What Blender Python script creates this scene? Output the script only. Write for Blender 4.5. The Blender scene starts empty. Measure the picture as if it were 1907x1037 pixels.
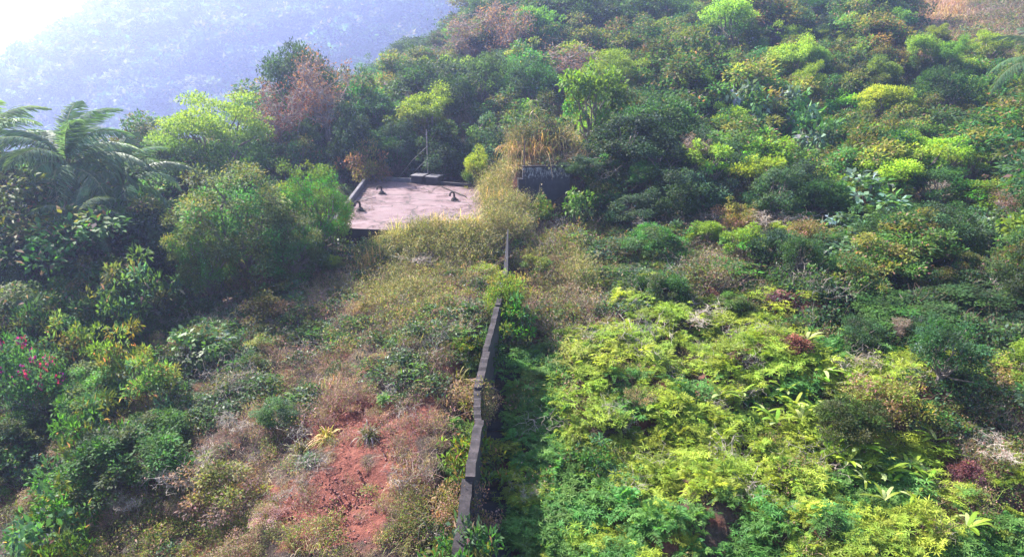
import bpy, math
import numpy as np
from mathutils import Vector

R = math.radians
C = bpy.context.scene.collection
scene = bpy.context.scene

# ---------------------------------------------------------------- camera, sky, sun, exposure
PITCH, FPX, CX, CY = 20.0, 1300.0, 953.5, 518.5
cam = bpy.data.cameras.new('camera')
cam.sensor_width = 36.0
cam.lens = FPX * 36.0 / 1907.0
cam.clip_start = 0.1
cam.clip_end = 12000
camo = bpy.data.objects.new('camera', cam)
C.objects.link(camo)
camo.rotation_euler = (R(90 - PITCH), 0, 0)
scene.camera = camo

SUN_AZ, SUN_EL = -52.0, 43.0          # azimuth from +Y towards +X
world = bpy.data.worlds.new('World')
scene.world = world
world.use_nodes = True
wn = world.node_tree.nodes
wl = world.node_tree.links
bg = wn['Background']
sky = wn.new('ShaderNodeTexSky')
sky.sky_type = 'NISHITA'
sky.sun_disc = False
sky.sun_elevation = R(SUN_EL)
sky.sun_rotation = R(SUN_AZ)
sky.air_density = 1.3
sky.dust_density = 1.5
wl.new(sky.outputs[0], bg.inputs[0])
bg.inputs[1].default_value = 0.10
sun = bpy.data.lights.new('sun', 'SUN')
sun.energy = 5.0
sun.angle = R(0.5)
sun.color = (1.0, 0.94, 0.84)
suno = bpy.data.objects.new('sun', sun)
C.objects.link(suno)
sdir = Vector((math.sin(R(SUN_AZ)) * math.cos(R(SUN_EL)), math.cos(R(SUN_AZ)) * math.cos(R(SUN_EL)), math.sin(R(SUN_EL))))
suno.rotation_euler = sdir.to_track_quat('Z', 'Y').to_euler()
suno.location = sdir * 60
scene.view_settings.view_transform = 'Standard'
scene.view_settings.look = 'None'
scene.view_settings.gamma = 1.0
scene.view_settings.exposure = 1.75
cy = scene.cycles
cy.max_bounces = 6
cy.diffuse_bounces = 3
cy.glossy_bounces = 2
cy.transmission_bounces = 3
cy.volume_bounces = 1
cy.use_denoising = True
cy.sample_clamp_indirect = 4.0

# ---------------------------------------------------------------- projection helpers (photo pixels <-> places)
cP, sP = math.cos(R(PITCH)), math.sin(R(PITCH))


def proj(x, y, z):
    dep = y * cP - z * sP
    return CX + FPX * x / dep, CY - FPX * (y * sP + z * cP) / dep


def ray(px, py):
    a, b = (px - CX) / FPX, (CY - py) / FPX
    return np.array([a, cP + b * sP, -sP + b * cP])


def at_y(px, py, y):
    d = ray(px, py)
    return d * (y / d[1])


def at_z(px, py, z):
    d = ray(px, py)
    return d * (z / d[2])


# ---------------------------------------------------------------- terrain
_ng = np.random.default_rng(5)
_tab = _ng.random((64, 64))


def vnoise(x, y):
    x = np.asarray(x, float); y = np.asarray(y, float)
    xi = np.floor(x).astype(int); yi = np.floor(y).astype(int)
    fx = x - xi; fy = y - yi
    fx = fx * fx * (3 - 2 * fx); fy = fy * fy * (3 - 2 * fy)
    g = lambda i, j: _tab[i % 64, j % 64]
    return (g(xi, yi) * (1 - fx) + g(xi + 1, yi) * fx) * (1 - fy) + (g(xi, yi + 1) * (1 - fx) + g(xi + 1, yi + 1) * fx) * fy


def fbm(x, y, o=4):
    s, a, t = 0, .5, 0
    for k in range(o):
        s = s + a * vnoise(x * 2 ** k + 17 * k, y * 2 ** k + 5 * k); t += a; a *= .5
    return s / t


def sstep(t):
    t = np.clip(t, 0, 1)
    return t * t * (3 - 2 * t)


SLAB_Z = -11.3
CREST_Y = [-400, 30, 42, 50, 60, 85, 120, 200, 300]
CREST_X = [-70, -50, -40, -30, -20, -9, -5, 8, 30]


def height(x, y):
    x = np.asarray(x, float); y = np.asarray(y, float)
    base = np.interp(y, [-300, 0, 10, 17, 27, 38, 44, 54, 70, 95, 130, 200, 320],
                     [-80, -24, -18.4, -15.6, -13.7, -12.3, -12.0, -12.1, -9.6, -3.8, 2.0, 9, 14])
    base = base + 0.05 * np.clip(x - 6, 0, 60) * sstep((70 - y) / 40) - 0.11 * np.clip(-8 - x, 0, 40) * sstep((60 - y) / 25)
    base = base + 2.9 * np.exp(-((x - 2.0) / 2.6) ** 2 - ((y - 47.8) / 2.3) ** 2) + .9 * sstep((x + 1.9) / .5) * sstep((1.2 - x) / .8) * sstep((y - 40) / 2) * sstep((57 - y) / 3)
    base = base + 2.4 * sstep((x + 0.3) / .8) * sstep((y - 43.9) / .6) * sstep((62 - y) / 14) * sstep((22 - x) / 18)
    base = base + 0.04 * np.clip(x, 0, 80) * sstep((y - 60) / 30)
    xc = np.interp(y, CREST_Y, CREST_X)
    d = np.clip(xc - x, 0, None)
    base = base - 0.75 * d * sstep(d / 10)
    # the tank stands on a levelled pad
    pad = sstep((x + 13) / 1.5) * sstep((-1.75 - x) / .3) * sstep((y - 40.0) / .7 + .0 * x) * sstep((57 - y) / 3)
    base = base * (1 - pad) + pad * (-12.9)
    base = base + (fbm(x * .35, y * .35) - .5) * .7 * (1 - pad)
    base = base + (fbm(x * .42 + 3, y * .42, 3) - .42) * 2.6 * sstep((x - 1.3) / 1.5) * sstep((38 - y) / 6) + (fbm(x * .4, y * .4 + 9, 3) - .45) * 1.3 * sstep((-2.8 - x) / 2) * sstep((36 - y) / 6)
    wx = np.interp(y, [12, 15, 18, 20.5, 22, 24, 27, 31.5, 36], [-1.7, -1.55, -1.33, -1.13, -1.23, -.99, -.62, -.35, -.2])
    base = base + 1.5 * sstep((wx - .3 - x) / 1.2) * sstep((x - wx + 9) / 7) * sstep((35 - y) / 6)
    base = base + 1.15 * sstep((x + 7.8) / 2.5) * sstep((1.5 - x) / 2) * np.exp(-((y - 39.3) / 2.2) ** 2)
    valley = -78 + (fbm(x * .02, y * .02) - .5) * 10
    near = np.maximum(base, valley)
    A = np.interp(x, [-520, -430, -300, -180, 200], [0, 8, 92, 108, 112])
    far = A * sstep((y - 360) / 250) * sstep((1400 - y) / 500) + (fbm(x * .012 + 3, y * .012) - .5) * 26 * sstep((y - 330) / 80) * sstep((x + 480) / 100)
    w = sstep((y - 300) / 60)
    return near * (1 - w) + (valley + far) * w


def hit(px, py, off=0.0):
    d = ray(px, py)
    t = np.linspace(8, 260, 2500)
    p = d[None] * t[:, None]
    below = p[:, 2] < height(p[:, 0], p[:, 1]) + off
    if not below.any():
        return None
    return p[int(np.argmax(below))]


# ---------------------------------------------------------------- node helpers and materials
def new_mat(name):
    m = bpy.data.materials.new(name)
    m.use_nodes = True
    nt = m.node_tree
    for n in list(nt.nodes):
        nt.nodes.remove(n)
    out = nt.nodes.new('ShaderNodeOutputMaterial')
    return m, nt, out


def node(nt, typ, **kw):
    n = nt.nodes.new(typ)
    for k, v in kw.items():
        setattr(n, k, v)
    return n


def ramp(nt, fac, stops):
    r = nt.nodes.new('ShaderNodeValToRGB')
    while len(r.color_ramp.elements) < len(stops):
        r.color_ramp.elements.new(0.5)
    for e, (p, c) in zip(r.color_ramp.elements, stops):
        e.position = p
        e.color = (*c, 1) if len(c) == 3 else c
    nt.links.new(fac, r.inputs[0])
    return r.outputs[0]


def noise(nt, vec, scale, detail=6, rough=.6):
    n = nt.nodes.new('ShaderNodeTexNoise')
    n.inputs['Scale'].default_value = scale
    n.inputs['Detail'].default_value = detail
    n.inputs['Roughness'].default_value = rough
    nt.links.new(vec, n.inputs['Vector'])
    return n.outputs[0]


def mix(nt, fac, a, b, mode='MIX'):
    m = nt.nodes.new('ShaderNodeMix')
    m.data_type = 'RGBA'
    m.blend_type = mode
    for s, v in ((m.inputs[0], fac), (m.inputs[6], a), (m.inputs[7], b)):
        if isinstance(v, (int, float)):
            s.default_value = v
        elif isinstance(v, tuple):
            s.default_value = (*v, 1)
        else:
            nt.links.new(v, s)
    return m.outputs[2]


def foliage_mat(name, transl=.45, rough=.6, spec=.25):
    m, nt, out = new_mat(name)
    a = node(nt, 'ShaderNodeAttribute', attribute_name='col')
    oi = node(nt, 'ShaderNodeObjectInfo')
    c = mix(nt, 1.0, a.outputs['Color'], oi.outputs['Color'], 'MULTIPLY')
    mr = node(nt, 'ShaderNodeMapRange')
    nt.links.new(oi.outputs['Random'], mr.inputs[0])
    mr.inputs[3].default_value = .7
    mr.inputs[4].default_value = 1.3
    hs = node(nt, 'ShaderNodeHueSaturation')
    nt.links.new(c, hs.inputs['Color'])
    nt.links.new(mr.outputs[0], hs.inputs['Value'])
    mr2 = node(nt, 'ShaderNodeMapRange')
    w = node(nt, 'ShaderNodeMath', operation='FRACT')
    w2 = node(nt, 'ShaderNodeMath', operation='MULTIPLY')
    nt.links.new(oi.outputs['Random'], w2.inputs[0]); w2.inputs[1].default_value = 7.13
    nt.links.new(w2.outputs[0], w.inputs[0])
    nt.links.new(w.outputs[0], mr2.inputs[0])
    mr2.inputs[3].default_value = .475
    mr2.inputs[4].default_value = .52
    nt.links.new(mr2.outputs[0], hs.inputs['Hue'])
    col = hs.outputs[0]
    p = node(nt, 'ShaderNodeBsdfPrincipled')
    nt.links.new(col, p.inputs['Base Color'])
    p.inputs['Roughness'].default_value = rough
    p.inputs['Specular IOR Level'].default_value = spec
    t = node(nt, 'ShaderNodeBsdfTranslucent')
    tc = mix(nt, 1.0, col, (1.35, 1.3, .55), 'MULTIPLY')
    nt.links.new(tc, t.inputs[0])
    ms = node(nt, 'ShaderNodeMixShader')
    ms.inputs[0].default_value = transl
    nt.links.new(p.outputs[0], ms.inputs[1])
    nt.links.new(t.outputs[0], ms.inputs[2])
    nt.links.new(ms.outputs[0], out.inputs[0])
    return m


def bark_mat(name):
    m, nt, out = new_mat(name)
    a = node(nt, 'ShaderNodeAttribute', attribute_name='col')
    tc = node(nt, 'ShaderNodeTexCoord')
    n = noise(nt, tc.outputs['Object'], 9)
    c = mix(nt, 1.0, a.outputs['Color'], ramp(nt, n, [(.3, (.55, .55, .55)), (.7, (1.25, 1.25, 1.25))]), 'MULTIPLY')
    p = node(nt, 'ShaderNodeBsdfPrincipled')
    nt.links.new(c, p.inputs['Base Color'])
    p.inputs['Roughness'].default_value = .85
    nt.links.new(p.outputs[0], out.inputs[0])
    return m


def concrete_mat(name, stops, scale=1.2, streak=None, bump=.25):
    m, nt, out = new_mat(name)
    g = node(nt, 'ShaderNodeNewGeometry')
    n1 = noise(nt, g.outputs['Position'], scale, 8, .65)
    c = ramp(nt, n1, stops)
    n2 = noise(nt, g.outputs['Position'], scale * 14, 4, .6)
    c = mix(nt, .55, c, ramp(nt, n2, [(.3, (.6, .6, .6)), (.7, (1.3, 1.3, 1.3))]), 'MULTIPLY')
    if streak:
        mp = node(nt, 'ShaderNodeMapping')
        mp.inputs['Scale'].default_value = (1, 1, .12)
        nt.links.new(g.outputs['Position'], mp.inputs[0])
        n3 = noise(nt, mp.outputs[0], 5, 5, .7)
        f = ramp(nt, n3, [(.45, (0, 0, 0)), (.62, (1, 1, 1))])
        c = mix(nt, f, c, streak)
    p = node(nt, 'ShaderNodeBsdfPrincipled')
    nt.links.new(c, p.inputs['Base Color'])
    p.inputs['Roughness'].default_value = .88
    b = node(nt, 'ShaderNodeBump')
    b.inputs['Strength'].default_value = bump
    b.inputs['Distance'].default_value = .04
    nt.links.new(n2, b.inputs['Height'])
    nt.links.new(b.outputs[0], p.inputs['Normal'])
    nt.links.new(p.outputs[0], out.inputs[0])
    return m


M = {}
M['leaf'] = foliage_mat('leaf_surface')
M['waxy'] = foliage_mat('waxy_leaf_surface', .38, .5, .32)
M['dry'] = foliage_mat('dry_foliage_surface', .35, .6, .3)
M['bark'] = bark_mat('bark_surface')
M['slab'] = concrete_mat('weathered_pink_concrete', [(.32, (.06, .035, .038)), (.41, (.14, .085, .095)), (.52, (.20, .13, .145)), (.70, (.29, .205, .225))], .9)
M['mould'] = concrete_mat('mouldy_dark_concrete', [(.3, (.016, .015, .02)), (.6, (.042, .038, .046)), (.8, (.09, .08, .09))], 1.3)
M['cope'] = concrete_mat('worn_coping_concrete', [(.3, (.008, .007, .009)), (.48, (.028, .022, .026)), (.62, (.06, .046, .052)), (.75, (.12, .092, .10))], 3.2)
M['block'] = concrete_mat('grey_block_concrete', [(.3, (.06, .055, .065)), (.6, (.15, .14, .16)), (.8, (.26, .24, .26))], 2)
M['lid'] = concrete_mat('pale_sunlit_concrete', [(.3, (.08, .075, .085)), (.6, (.18, .17, .19)), (.8, (.34, .32, .34))], 2)  # paler than the block body: sunlight on the tops put into the colour
M['metal'] = concrete_mat('rusty_pipe_metal', [(.3, (.03, .028, .03)), (.6, (.06, .045, .04)), (.8, (.12, .08, .06))], 6, None, .1)


def mixf(nt, a, b):
    m = nt.nodes.new('ShaderNodeMath'); m.operation = 'MULTIPLY_ADD'
    nt.links.new(a, m.inputs[0]); m.inputs[1].default_value = .5
    h = nt.nodes.new('ShaderNodeMath'); h.operation = 'MULTIPLY'; nt.links.new(b, h.inputs[0]); h.inputs[1].default_value = .5
    nt.links.new(h.outputs[0], m.inputs[2])
    return m.outputs[0]


def crack_slab(m):
    nt = m.node_tree
    p = [n for n in nt.nodes if n.type == 'BSDF_PRINCIPLED'][0]
    src = p.inputs['Base Color'].links[0].from_socket
    g = node(nt, 'ShaderNodeNewGeometry')
    w = node(nt, 'ShaderNodeTexNoise'); w.inputs['Scale'].default_value = 1.1; w.inputs['Detail'].default_value = 6
    nt.links.new(g.outputs['Position'], w.inputs['Vector'])
    va = node(nt, 'ShaderNodeVectorMath', operation='MULTIPLY_ADD')
    nt.links.new(w.outputs['Color'], va.inputs[0]); va.inputs[1].default_value = (1.6, 1.6, 0); nt.links.new(g.outputs['Position'], va.inputs[2])
    v = node(nt, 'ShaderNodeTexVoronoi', feature='DISTANCE_TO_EDGE'); v.inputs['Scale'].default_value = .28
    nt.links.new(va.outputs[0], v.inputs['Vector'])
    f = ramp(nt, v.outputs['Distance'], [(0, (1, 1, 1)), (.010, (.8, .8, .8)), (.022, (0, 0, 0))])
    c = mix(nt, f, src, (.06, .045, .045))
    # mould and water stains of their own shape
    k = noise(nt, g.outputs['Position'], .45, 9, .72)
    c = mix(nt, ramp(nt, k, [(.50, (0, 0, 0)), (.66, (.75, .75, .75))]), c, (.09, .065, .068))
    nt.links.new(c, p.inputs['Base Color'])


crack_slab(M['slab'])


def ground_mat():
    m, nt, out = new_mat('hillside_soil')
    g = node(nt, 'ShaderNodeNewGeometry')
    a = node(nt, 'ShaderNodeAttribute', attribute_name='soil')
    n1 = noise(nt, g.outputs['Position'], .6, 8, .65)
    n2 = noise(nt, g.outputs['Position'], 6, 8, .7)
    n4 = noise(nt, g.outputs['Position'], 1.9, 7, .72)
    red = ramp(nt, mixf(nt, n2, n4), [(.34, (.06, .017, .013)), (.44, (.14, .04, .027)), (.54, (.23, .068, .046)), (.66, (.33, .14, .10))])
    lit = ramp(nt, n2, [(.3, (.03, .02, .016)), (.5, (.07, .045, .035)), (.75, (.14, .095, .065))])
    pink = ramp(nt, n2, [(.3, (.18, .11, .07)), (.5, (.34, .22, .15)), (.75, (.42, .30, .2))])
    sep = node(nt, 'ShaderNodeSeparateColor')
    nt.links.new(a.outputs['Color'], sep.inputs[0])
    ad = node(nt, 'ShaderNodeMath', operation='ADD'); nt.links.new(sep.outputs[0], ad.inputs[0])
    nm = node(nt, 'ShaderNodeMath', operation='MULTIPLY_ADD'); nt.links.new(n1, nm.inputs[0]); nm.inputs[1].default_value = 1.2; nm.inputs[2].default_value = -.6
    nt.links.new(nm.outputs[0], ad.inputs[1])
    c = mix(nt, ramp(nt, ad.outputs[0], [(.0, (0, 0, 0)), (.16, (1, 1, 1))]), lit, red)
    c = mix(nt, sep.outputs[1], c, pink)
    forest = ramp(nt, n1, [(.3, (.012, .03, .01)), (.7, (.05, .08, .025))])
    c = mix(nt, sep.outputs[2], c, forest)
    p = node(nt, 'ShaderNodeBsdfPrincipled')
    nt.links.new(c, p.inputs['Base Color'])
    p.inputs['Roughness'].default_value = .95
    b = node(nt, 'ShaderNodeBump')
    b.inputs['Strength'].default_value = .8
    b.inputs['Distance'].default_value = .3
    nt.links.new(n2, b.inputs['Height'])
    nt.links.new(b.outputs[0], p.inputs['Normal'])
    nt.links.new(p.outputs[0], out.inputs[0])
    return m


M['ground'] = ground_mat()


# ---------------------------------------------------------------- mesh helpers
class Geo:
    """Quads with a colour for each face."""
    def __init__(s):
        s.q = []; s.c = []; s.m = []

    def add(s, quads, col, mi=0):
        quads = np.asarray(quads, float).reshape(-1, 4, 3)
        col = np.asarray(col, float)
        if col.ndim == 1:
            col = np.repeat(col[None], len(quads), 0)
        s.q.append(quads); s.c.append(col); s.m.append(np.full(len(quads), mi, int))

    def mesh(s, name, mats, smooth=False):
        q = np.concatenate(s.q); c = np.concatenate(s.c); mi = np.concatenate(s.m)
        n = len(q)
        me = bpy.data.meshes.new(name)
        me.vertices.add(n * 4)
        me.vertices.foreach_set('co', q.reshape(-1).astype(np.float32))
        me.loops.add(n * 4)
        me.loops.foreach_set('vertex_index', np.arange(n * 4, dtype=np.int32))
        me.polygons.add(n)
        me.polygons.foreach_set('loop_start', np.arange(0, n * 4, 4, dtype=np.int32))
        me.polygons.foreach_set('material_index', mi.astype(np.int32))
        if smooth:
            me.polygons.foreach_set('use_smooth', np.ones(n, bool))
        for m in mats:
            me.materials.append(m)
        at = me.attributes.new('col', 'FLOAT_COLOR', 'FACE')
        at.data.foreach_set('color', np.concatenate([np.clip(c, 0, 1), np.ones((n, 1))], 1).reshape(-1).astype(np.float32))
        me.update(calc_edges=True)
        return me


def unit(v):
    return v / np.maximum(np.linalg.norm(v, axis=-1, keepdims=True), 1e-9)


def rdir(rng, n):
    return unit(rng.normal(size=(n, 3)))


def jit(rng, col, n, v=.25, h=.12):
    col = np.asarray(col, float)
    if col.ndim == 1:
        col = np.repeat(col[None], n, 0)
    return col * (1 + v * rng.uniform(-1, 1, (n, 1))) * (1 + h * rng.uniform(-1, 1, (n, 3)))


def leaves(geo, P, D, Nn, L, W, col, mi=0, fold=.12):
    D = unit(D)
    S = unit(np.cross(D, Nn))
    U = np.cross(S, D)
    L = np.broadcast_to(np.asarray(L, float), (len(P),))[:, None]
    W = np.broadcast_to(np.asarray(W, float), (len(P),))[:, None]
    a = P
    b = P + D * L * .45 + S * W * .5 + U * L * fold
    c = P + D * L
    d = P + D * L * .45 - S * W * .5 + U * L * fold
    geo.add(np.stack([a, b, c, d], 1), col, mi)


def strips(geo, P, D, L, W, droop, nseg, col, mi=0, taper=.25):
    """Blades that bend under their weight."""
    D = unit(D); n = len(P)
    L = np.broadcast_to(np.asarray(L, float), (n,))[:, None]
    W = np.broadcast_to(np.asarray(W, float), (n,))[:, None]
    dr = np.broadcast_to(np.asarray(droop, float), (n,))[:, None]
    S = unit(np.cross(D, np.array([0, 0, 1.0])) + 1e-6)
    G = np.array([0, 0, -1.0])
    prev = None
    for k in range(nseg + 1):
        t = k / nseg
        p = P + D * L * t + G * dr * L * t * t
        w = W * (taper + (1 - taper) * math.sin(math.pi * min(1, t * .9 + .1))) if k < nseg else W * .04
        l, r = p - S * w * .5, p + S * w * .5
        if prev is not None:
            geo.add(np.stack([prev[0], prev[1], r, l], 1), col, mi)
        prev = (l, r)


def tube(geo, pts, rad, col, mi=0, sides=5):
    pts = np.asarray(pts, float); rad = np.asarray(rad, float)
    t = unit(np.gradient(pts, axis=0))
    ref = np.array([.31, .17, .93]) if abs(t[0][2]) < .8 else np.array([.93, .17, .31])
    a = unit(np.cross(t, ref)); b = np.cross(t, a)
    ang = np.arange(sides) * 2 * math.pi / sides
    ring = pts[:, None] + rad[:, None, None] * (a[:, None] * np.cos(ang)[None, :, None] + b[:, None] * np.sin(ang)[None, :, None])
    for i in range(len(pts) - 1):
        r0, r1 = ring[i], ring[i + 1]
        geo.add(np.stack([r0, np.roll(r0, -1, 0), np.roll(r1, -1, 0), r1], 1), col, mi)


def curve_pts(a, b, rng, n=5, wob=.12, sag=0.0):
    a = np.asarray(a, float); b = np.asarray(b, float)
    t = np.linspace(0, 1, n)[:, None]
    L = np.linalg.norm(b - a)
    p = a + (b - a) * t
    off = rng.normal(size=(n, 3)) * wob * L * np.sin(np.pi * t)
    p = p + off * .5
    p[:, 2] += sag * L * np.sin(np.pi * t[:, 0])
    return p


def box(geo, c, s, col=(1, 1, 1), mi=0, rot=0.0, taper=1.0):
    x, y, z = [v / 2 for v in s]
    v = np.array([[-x, -y, -z], [x, -y, -z], [x, y, -z], [-x, y, -z], [-x * taper, -y * taper, z], [x * taper, -y * taper, z], [x * taper, y * taper, z], [-x * taper, y * taper, z]])
    cr, sr = math.cos(rot), math.sin(rot)
    v = np.stack([v[:, 0] * cr - v[:, 1] * sr, v[:, 0] * sr + v[:, 1] * cr, v[:, 2]], 1) + np.asarray(c)
    for f in ((0, 3, 2, 1), (4, 5, 6, 7), (0, 1, 5, 4), (1, 2, 6, 5), (2, 3, 7, 6), (3, 0, 4, 7)):
        geo.add(v[list(f)][None], col, mi)


def prism(geo, bottom, top, col=(1, 1, 1), mi=0):
    bottom = np.asarray(bottom, float); top = np.asarray(top, float)
    geo.add(top[None], col, mi); geo.add(bottom[::-1][None], col, mi)
    for i in range(4):
        j = (i + 1) % 4
        geo.add(np.array([bottom[i], bottom[j], top[j], top[i]])[None], col, mi)


def link(name, me, parent=None, loc=(0, 0, 0)):
    o = bpy.data.objects.new(name, me)
    C.objects.link(o)
    o.location = loc
    if parent is not None:
        o.parent = parent
    return o


def tag(o, label=None, cat=None, group=None, kind=None):
    if label: o['label'] = label
    if cat: o['category'] = cat
    if group: o['group'] = group
    if kind: o['kind'] = kind
    return o


def bevel(o, w=.02):
    # weld the quads so the bevel sees shared edges
    me = o.data
    import bmesh
    bm = bmesh.new(); bm.from_mesh(me)
    bmesh.ops.remove_doubles(bm, verts=bm.verts, dist=1e-4)
    bmesh.ops.bevel(bm, geom=list(bm.edges), offset=w, segments=2, affect='EDGES', profile=.6)
    bm.to_mesh(me); bm.free()


# ---------------------------------------------------------------- the land: one sheet to the horizon
def axis(lo, a, b, hi, step, grow=1.07):
    mid = np.arange(a, b + step * .5, step)
    out = []; s = step; v = b
    while v < hi:
        s = min(s * grow, 150); v += s; out.append(v)
    neg = []; s = step; v = a
    while v > lo:
        s = min(s * grow, 150); v -= s; neg.append(v)
    return np.array(neg[::-1] + list(mid) + out)


xs = axis(-2600, -40, 70, 2600, .45, 1.05)
ys = axis(-1200, 8, 110, 2600, .45, 1.04)
X, Y = np.meshgrid(xs, ys)
Z = height(X, Y)

RED = [(585, 795, 36, 30), (665, 775, 60, 32), (700, 800, 40, 34), (760, 785, 36, 26), (740, 830, 20, 30), (645, 840, 18, 40), (655, 930, 60, 56), (640, 990, 62, 16), (535, 950, 40, 18), (615, 900, 20, 16), (520, 915, 30, 12), (580, 1008, 50, 8), (690, 790, 30, 20)]
PINK = [(1760, 40, 130, 62), (1860, 50, 90, 60), (1700, 110, 50, 40), (1760, 250, 60, 40)]


def blob(px, py, L):
    v = 0
    for a, b, r1, r2 in L:
        v = np.maximum(v, np.clip(1.25 - .9 * np.sqrt(((px - a) / r1) ** 2 + ((py - b) / r2) ** 2), 0, 1))
    return v


dep = Y * cP - Z * sP
safe = np.maximum(dep, 1)
PX, PY = CX + FPX * X / safe, CY - FPX * (Y * sP + Z * cP) / safe
ok = (dep > 3)
red = blob(PX, PY, RED) * ok
pnk = blob(PX, PY, PINK) * ok * sstep((PY - PY + 200 - Y) / 60)
frst = np.clip(sstep((Y - 160) / 60) + sstep((np.interp(Y, CREST_Y, CREST_X) - 8 - X) / 8), 0, 1)
# runnels in the bare earth
Z = Z - red * np.abs(fbm(X * 1.5, Y * 1.5, 3) - .5) * .9
ny, nx = X.shape
me = bpy.data.meshes.new('terrain')
me.vertices.add(nx * ny)
me.vertices.foreach_set('co', np.stack([X, Y, Z], -1).reshape(-1).astype(np.float32))
i = np.arange(nx * ny).reshape(ny, nx)
f = np.stack([i[:-1, :-1], i[:-1, 1:], i[1:, 1:], i[1:, :-1]], -1).reshape(-1, 4)
me.loops.add(f.size)
me.loops.foreach_set('vertex_index', f.reshape(-1).astype(np.int32))
me.polygons.add(len(f))
me.polygons.foreach_set('loop_start', np.arange(0, f.size, 4, dtype=np.int32))
me.polygons.foreach_set('use_smooth', np.ones(len(f), bool))
me.materials.append(M['ground'])
at = me.attributes.new('soil', 'FLOAT_COLOR', 'POINT')
at.data.foreach_set('color', np.stack([red, pnk, frst, np.ones_like(red)], -1).reshape(-1).astype(np.float32))
me.update(calc_edges=True)
terrain = link('terrain', me)
tag(terrain, 'steep hillside of red earth under scrub, forest and ferns', kind='structure')

# ---------------------------------------------------------------- concrete water tank with its roof slab
FL, FR = at_z(622, 424, SLAB_Z), at_z(905, 436, SLAB_Z)
BL, BR = at_z(688, 334, SLAB_Z), at_z(905, 352, SLAB_Z)


def down(p, dz):
    q = np.array(p, float); q[2] -= dz
    return q


def inset(ps, d):
    ps = np.array(ps, float); c = ps.mean(0)
    v = unit(ps - c)
    return ps + v * (-d)


tank = bpy.data.objects.new('water_tank', None)
C.objects.link(tank)
tag(tank, 'low concrete water tank with a flat pinkish weathered roof slab in the hillside clearing', 'water tank')
quad = np.array([FL, FR, BR, BL])
g = Geo()
g2q = inset(quad, .25)
low = g2q.copy(); low[:, 2] = -14.5
topq = g2q.copy(); topq[:, 2] = SLAB_Z - .42
prism(g, low, topq)
link('wall', g.mesh('tank_wall', [M['mould']]), tank)
# roof slab as a finely divided sheet with thickness and a little unevenness
g = Geo()
nu, nv = 60, 70
u = np.linspace(0, 1, nu)[None, :, None]; v = np.linspace(0, 1, nv)[:, None, None]
S = (FL * (1 - u) + FR * u) * (1 - v) + (BL * (1 - u) + BR * u) * v
edge = np.minimum(np.minimum(u, 1 - u), np.minimum(v, 1 - v))[..., 0]
S = S.copy(); S[..., 2] += (fbm(S[..., 0] * .8, S[..., 1] * .8) - .5) * .05 * (edge > 0)
g.add(np.stack([S[:-1, :-1], S[:-1, 1:], S[1:, 1:], S[1:, :-1]], 2).reshape(-1, 4, 3), (1, 1, 1))
ql = quad.copy(); ql[:, 2] -= .42
for a in range(4):
    b = (a + 1) % 4
    g.add(np.array([ql[a], ql[b], quad[b], quad[a]])[None], (1, 1, 1), 1)
link('roof_slab', g.mesh('tank_slab', [M['slab'], M['mould']]), tank)
# lower ledge along the front
g = Geo()
d1 = unit(FR - FL); nrm = np.array([-d1[1], d1[0], 0]) * -1
a0 = FL + nrm * .35; a1 = FR + nrm * .35
b0 = FL + nrm * -.4; b1 = FR + nrm * -.4
bt = [down(a0, 3.0), down(a1, 3.0), down(b1, 3.0), down(b0, 3.0)]
tp = [down(a0, 1.05), down(a1, 1.05), down(b1, 1.05), down(b0, 1.05)]
prism(g, bt, tp)
link('ledge', g.mesh('tank_ledge', [M['block']]), tank)


def kerb(p, q, h, w, name, mat, side=1):
    g = Geo()
    d = unit(q - p); n = np.array([-d[1], d[0], 0]) * w * side
    up = np.array([0, 0, h]); lo = np.array([0, 0, -.05])
    prism(g, [p + lo, q + lo, q + n + lo, p + n + lo], [p + up, q + up, q + n + up, p + n + up])
    o = link(name, g.mesh(name, mat), tank)
    bevel(o, .02)
    return o


kerb(FL + (BL - FL) * .03 + np.array([.06, 0, 0]), BL + np.array([.06, -.3, 0]), .42, .22, 'parapet', [M['block']], 1)
BM = BL + (BR - BL) * .42
kerb(BL + np.array([-.1, -.28, 0]), BM, .32, .2, 'parapet', [M['block']], 1)
BM2 = BL + (BR - BL) * .62
kerb(BM2, BR, .26, .2, 'parapet', [M['mould']], 1)

# two concrete blocks at the back edge
for (px, py, wpx, lab) in ((780, 343, 30, 'left one of two grey concrete blocks at the back of the tank roof'),
                           (807.5, 345, 31, 'larger right one of the two grey concrete blocks at the back of the tank roof')):
    p = at_z(px, py, SLAB_Z)
    dd = p[1] * cP - p[2] * sP
    w = wpx * dd / FPX * .92
    g = Geo()
    ang = math.atan2(*(BR - BL)[[1, 0]])
    box(g, (0, 0, .25), (w * .86, 1.0, .50), (1, 1, 1), 0, 0, .97)
    bl = link('concrete_block', None)
    bl.location = p + np.array([0, .58, .03]); bl.rotation_euler = (0, 0, ang)
    bd = link('body', g.mesh('block_body', [M['mould']]), bl); bevel(bd, .03)
    g = Geo(); box(g, (0, 0, .54), (w * .9, 1.06, .09))
    ld = link('lid', g.mesh('block_lid', [M['lid']]), bl); bevel(ld, .02)
    tag(bl, lab, 'block', 'concrete blocks on the tank roof')

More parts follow.
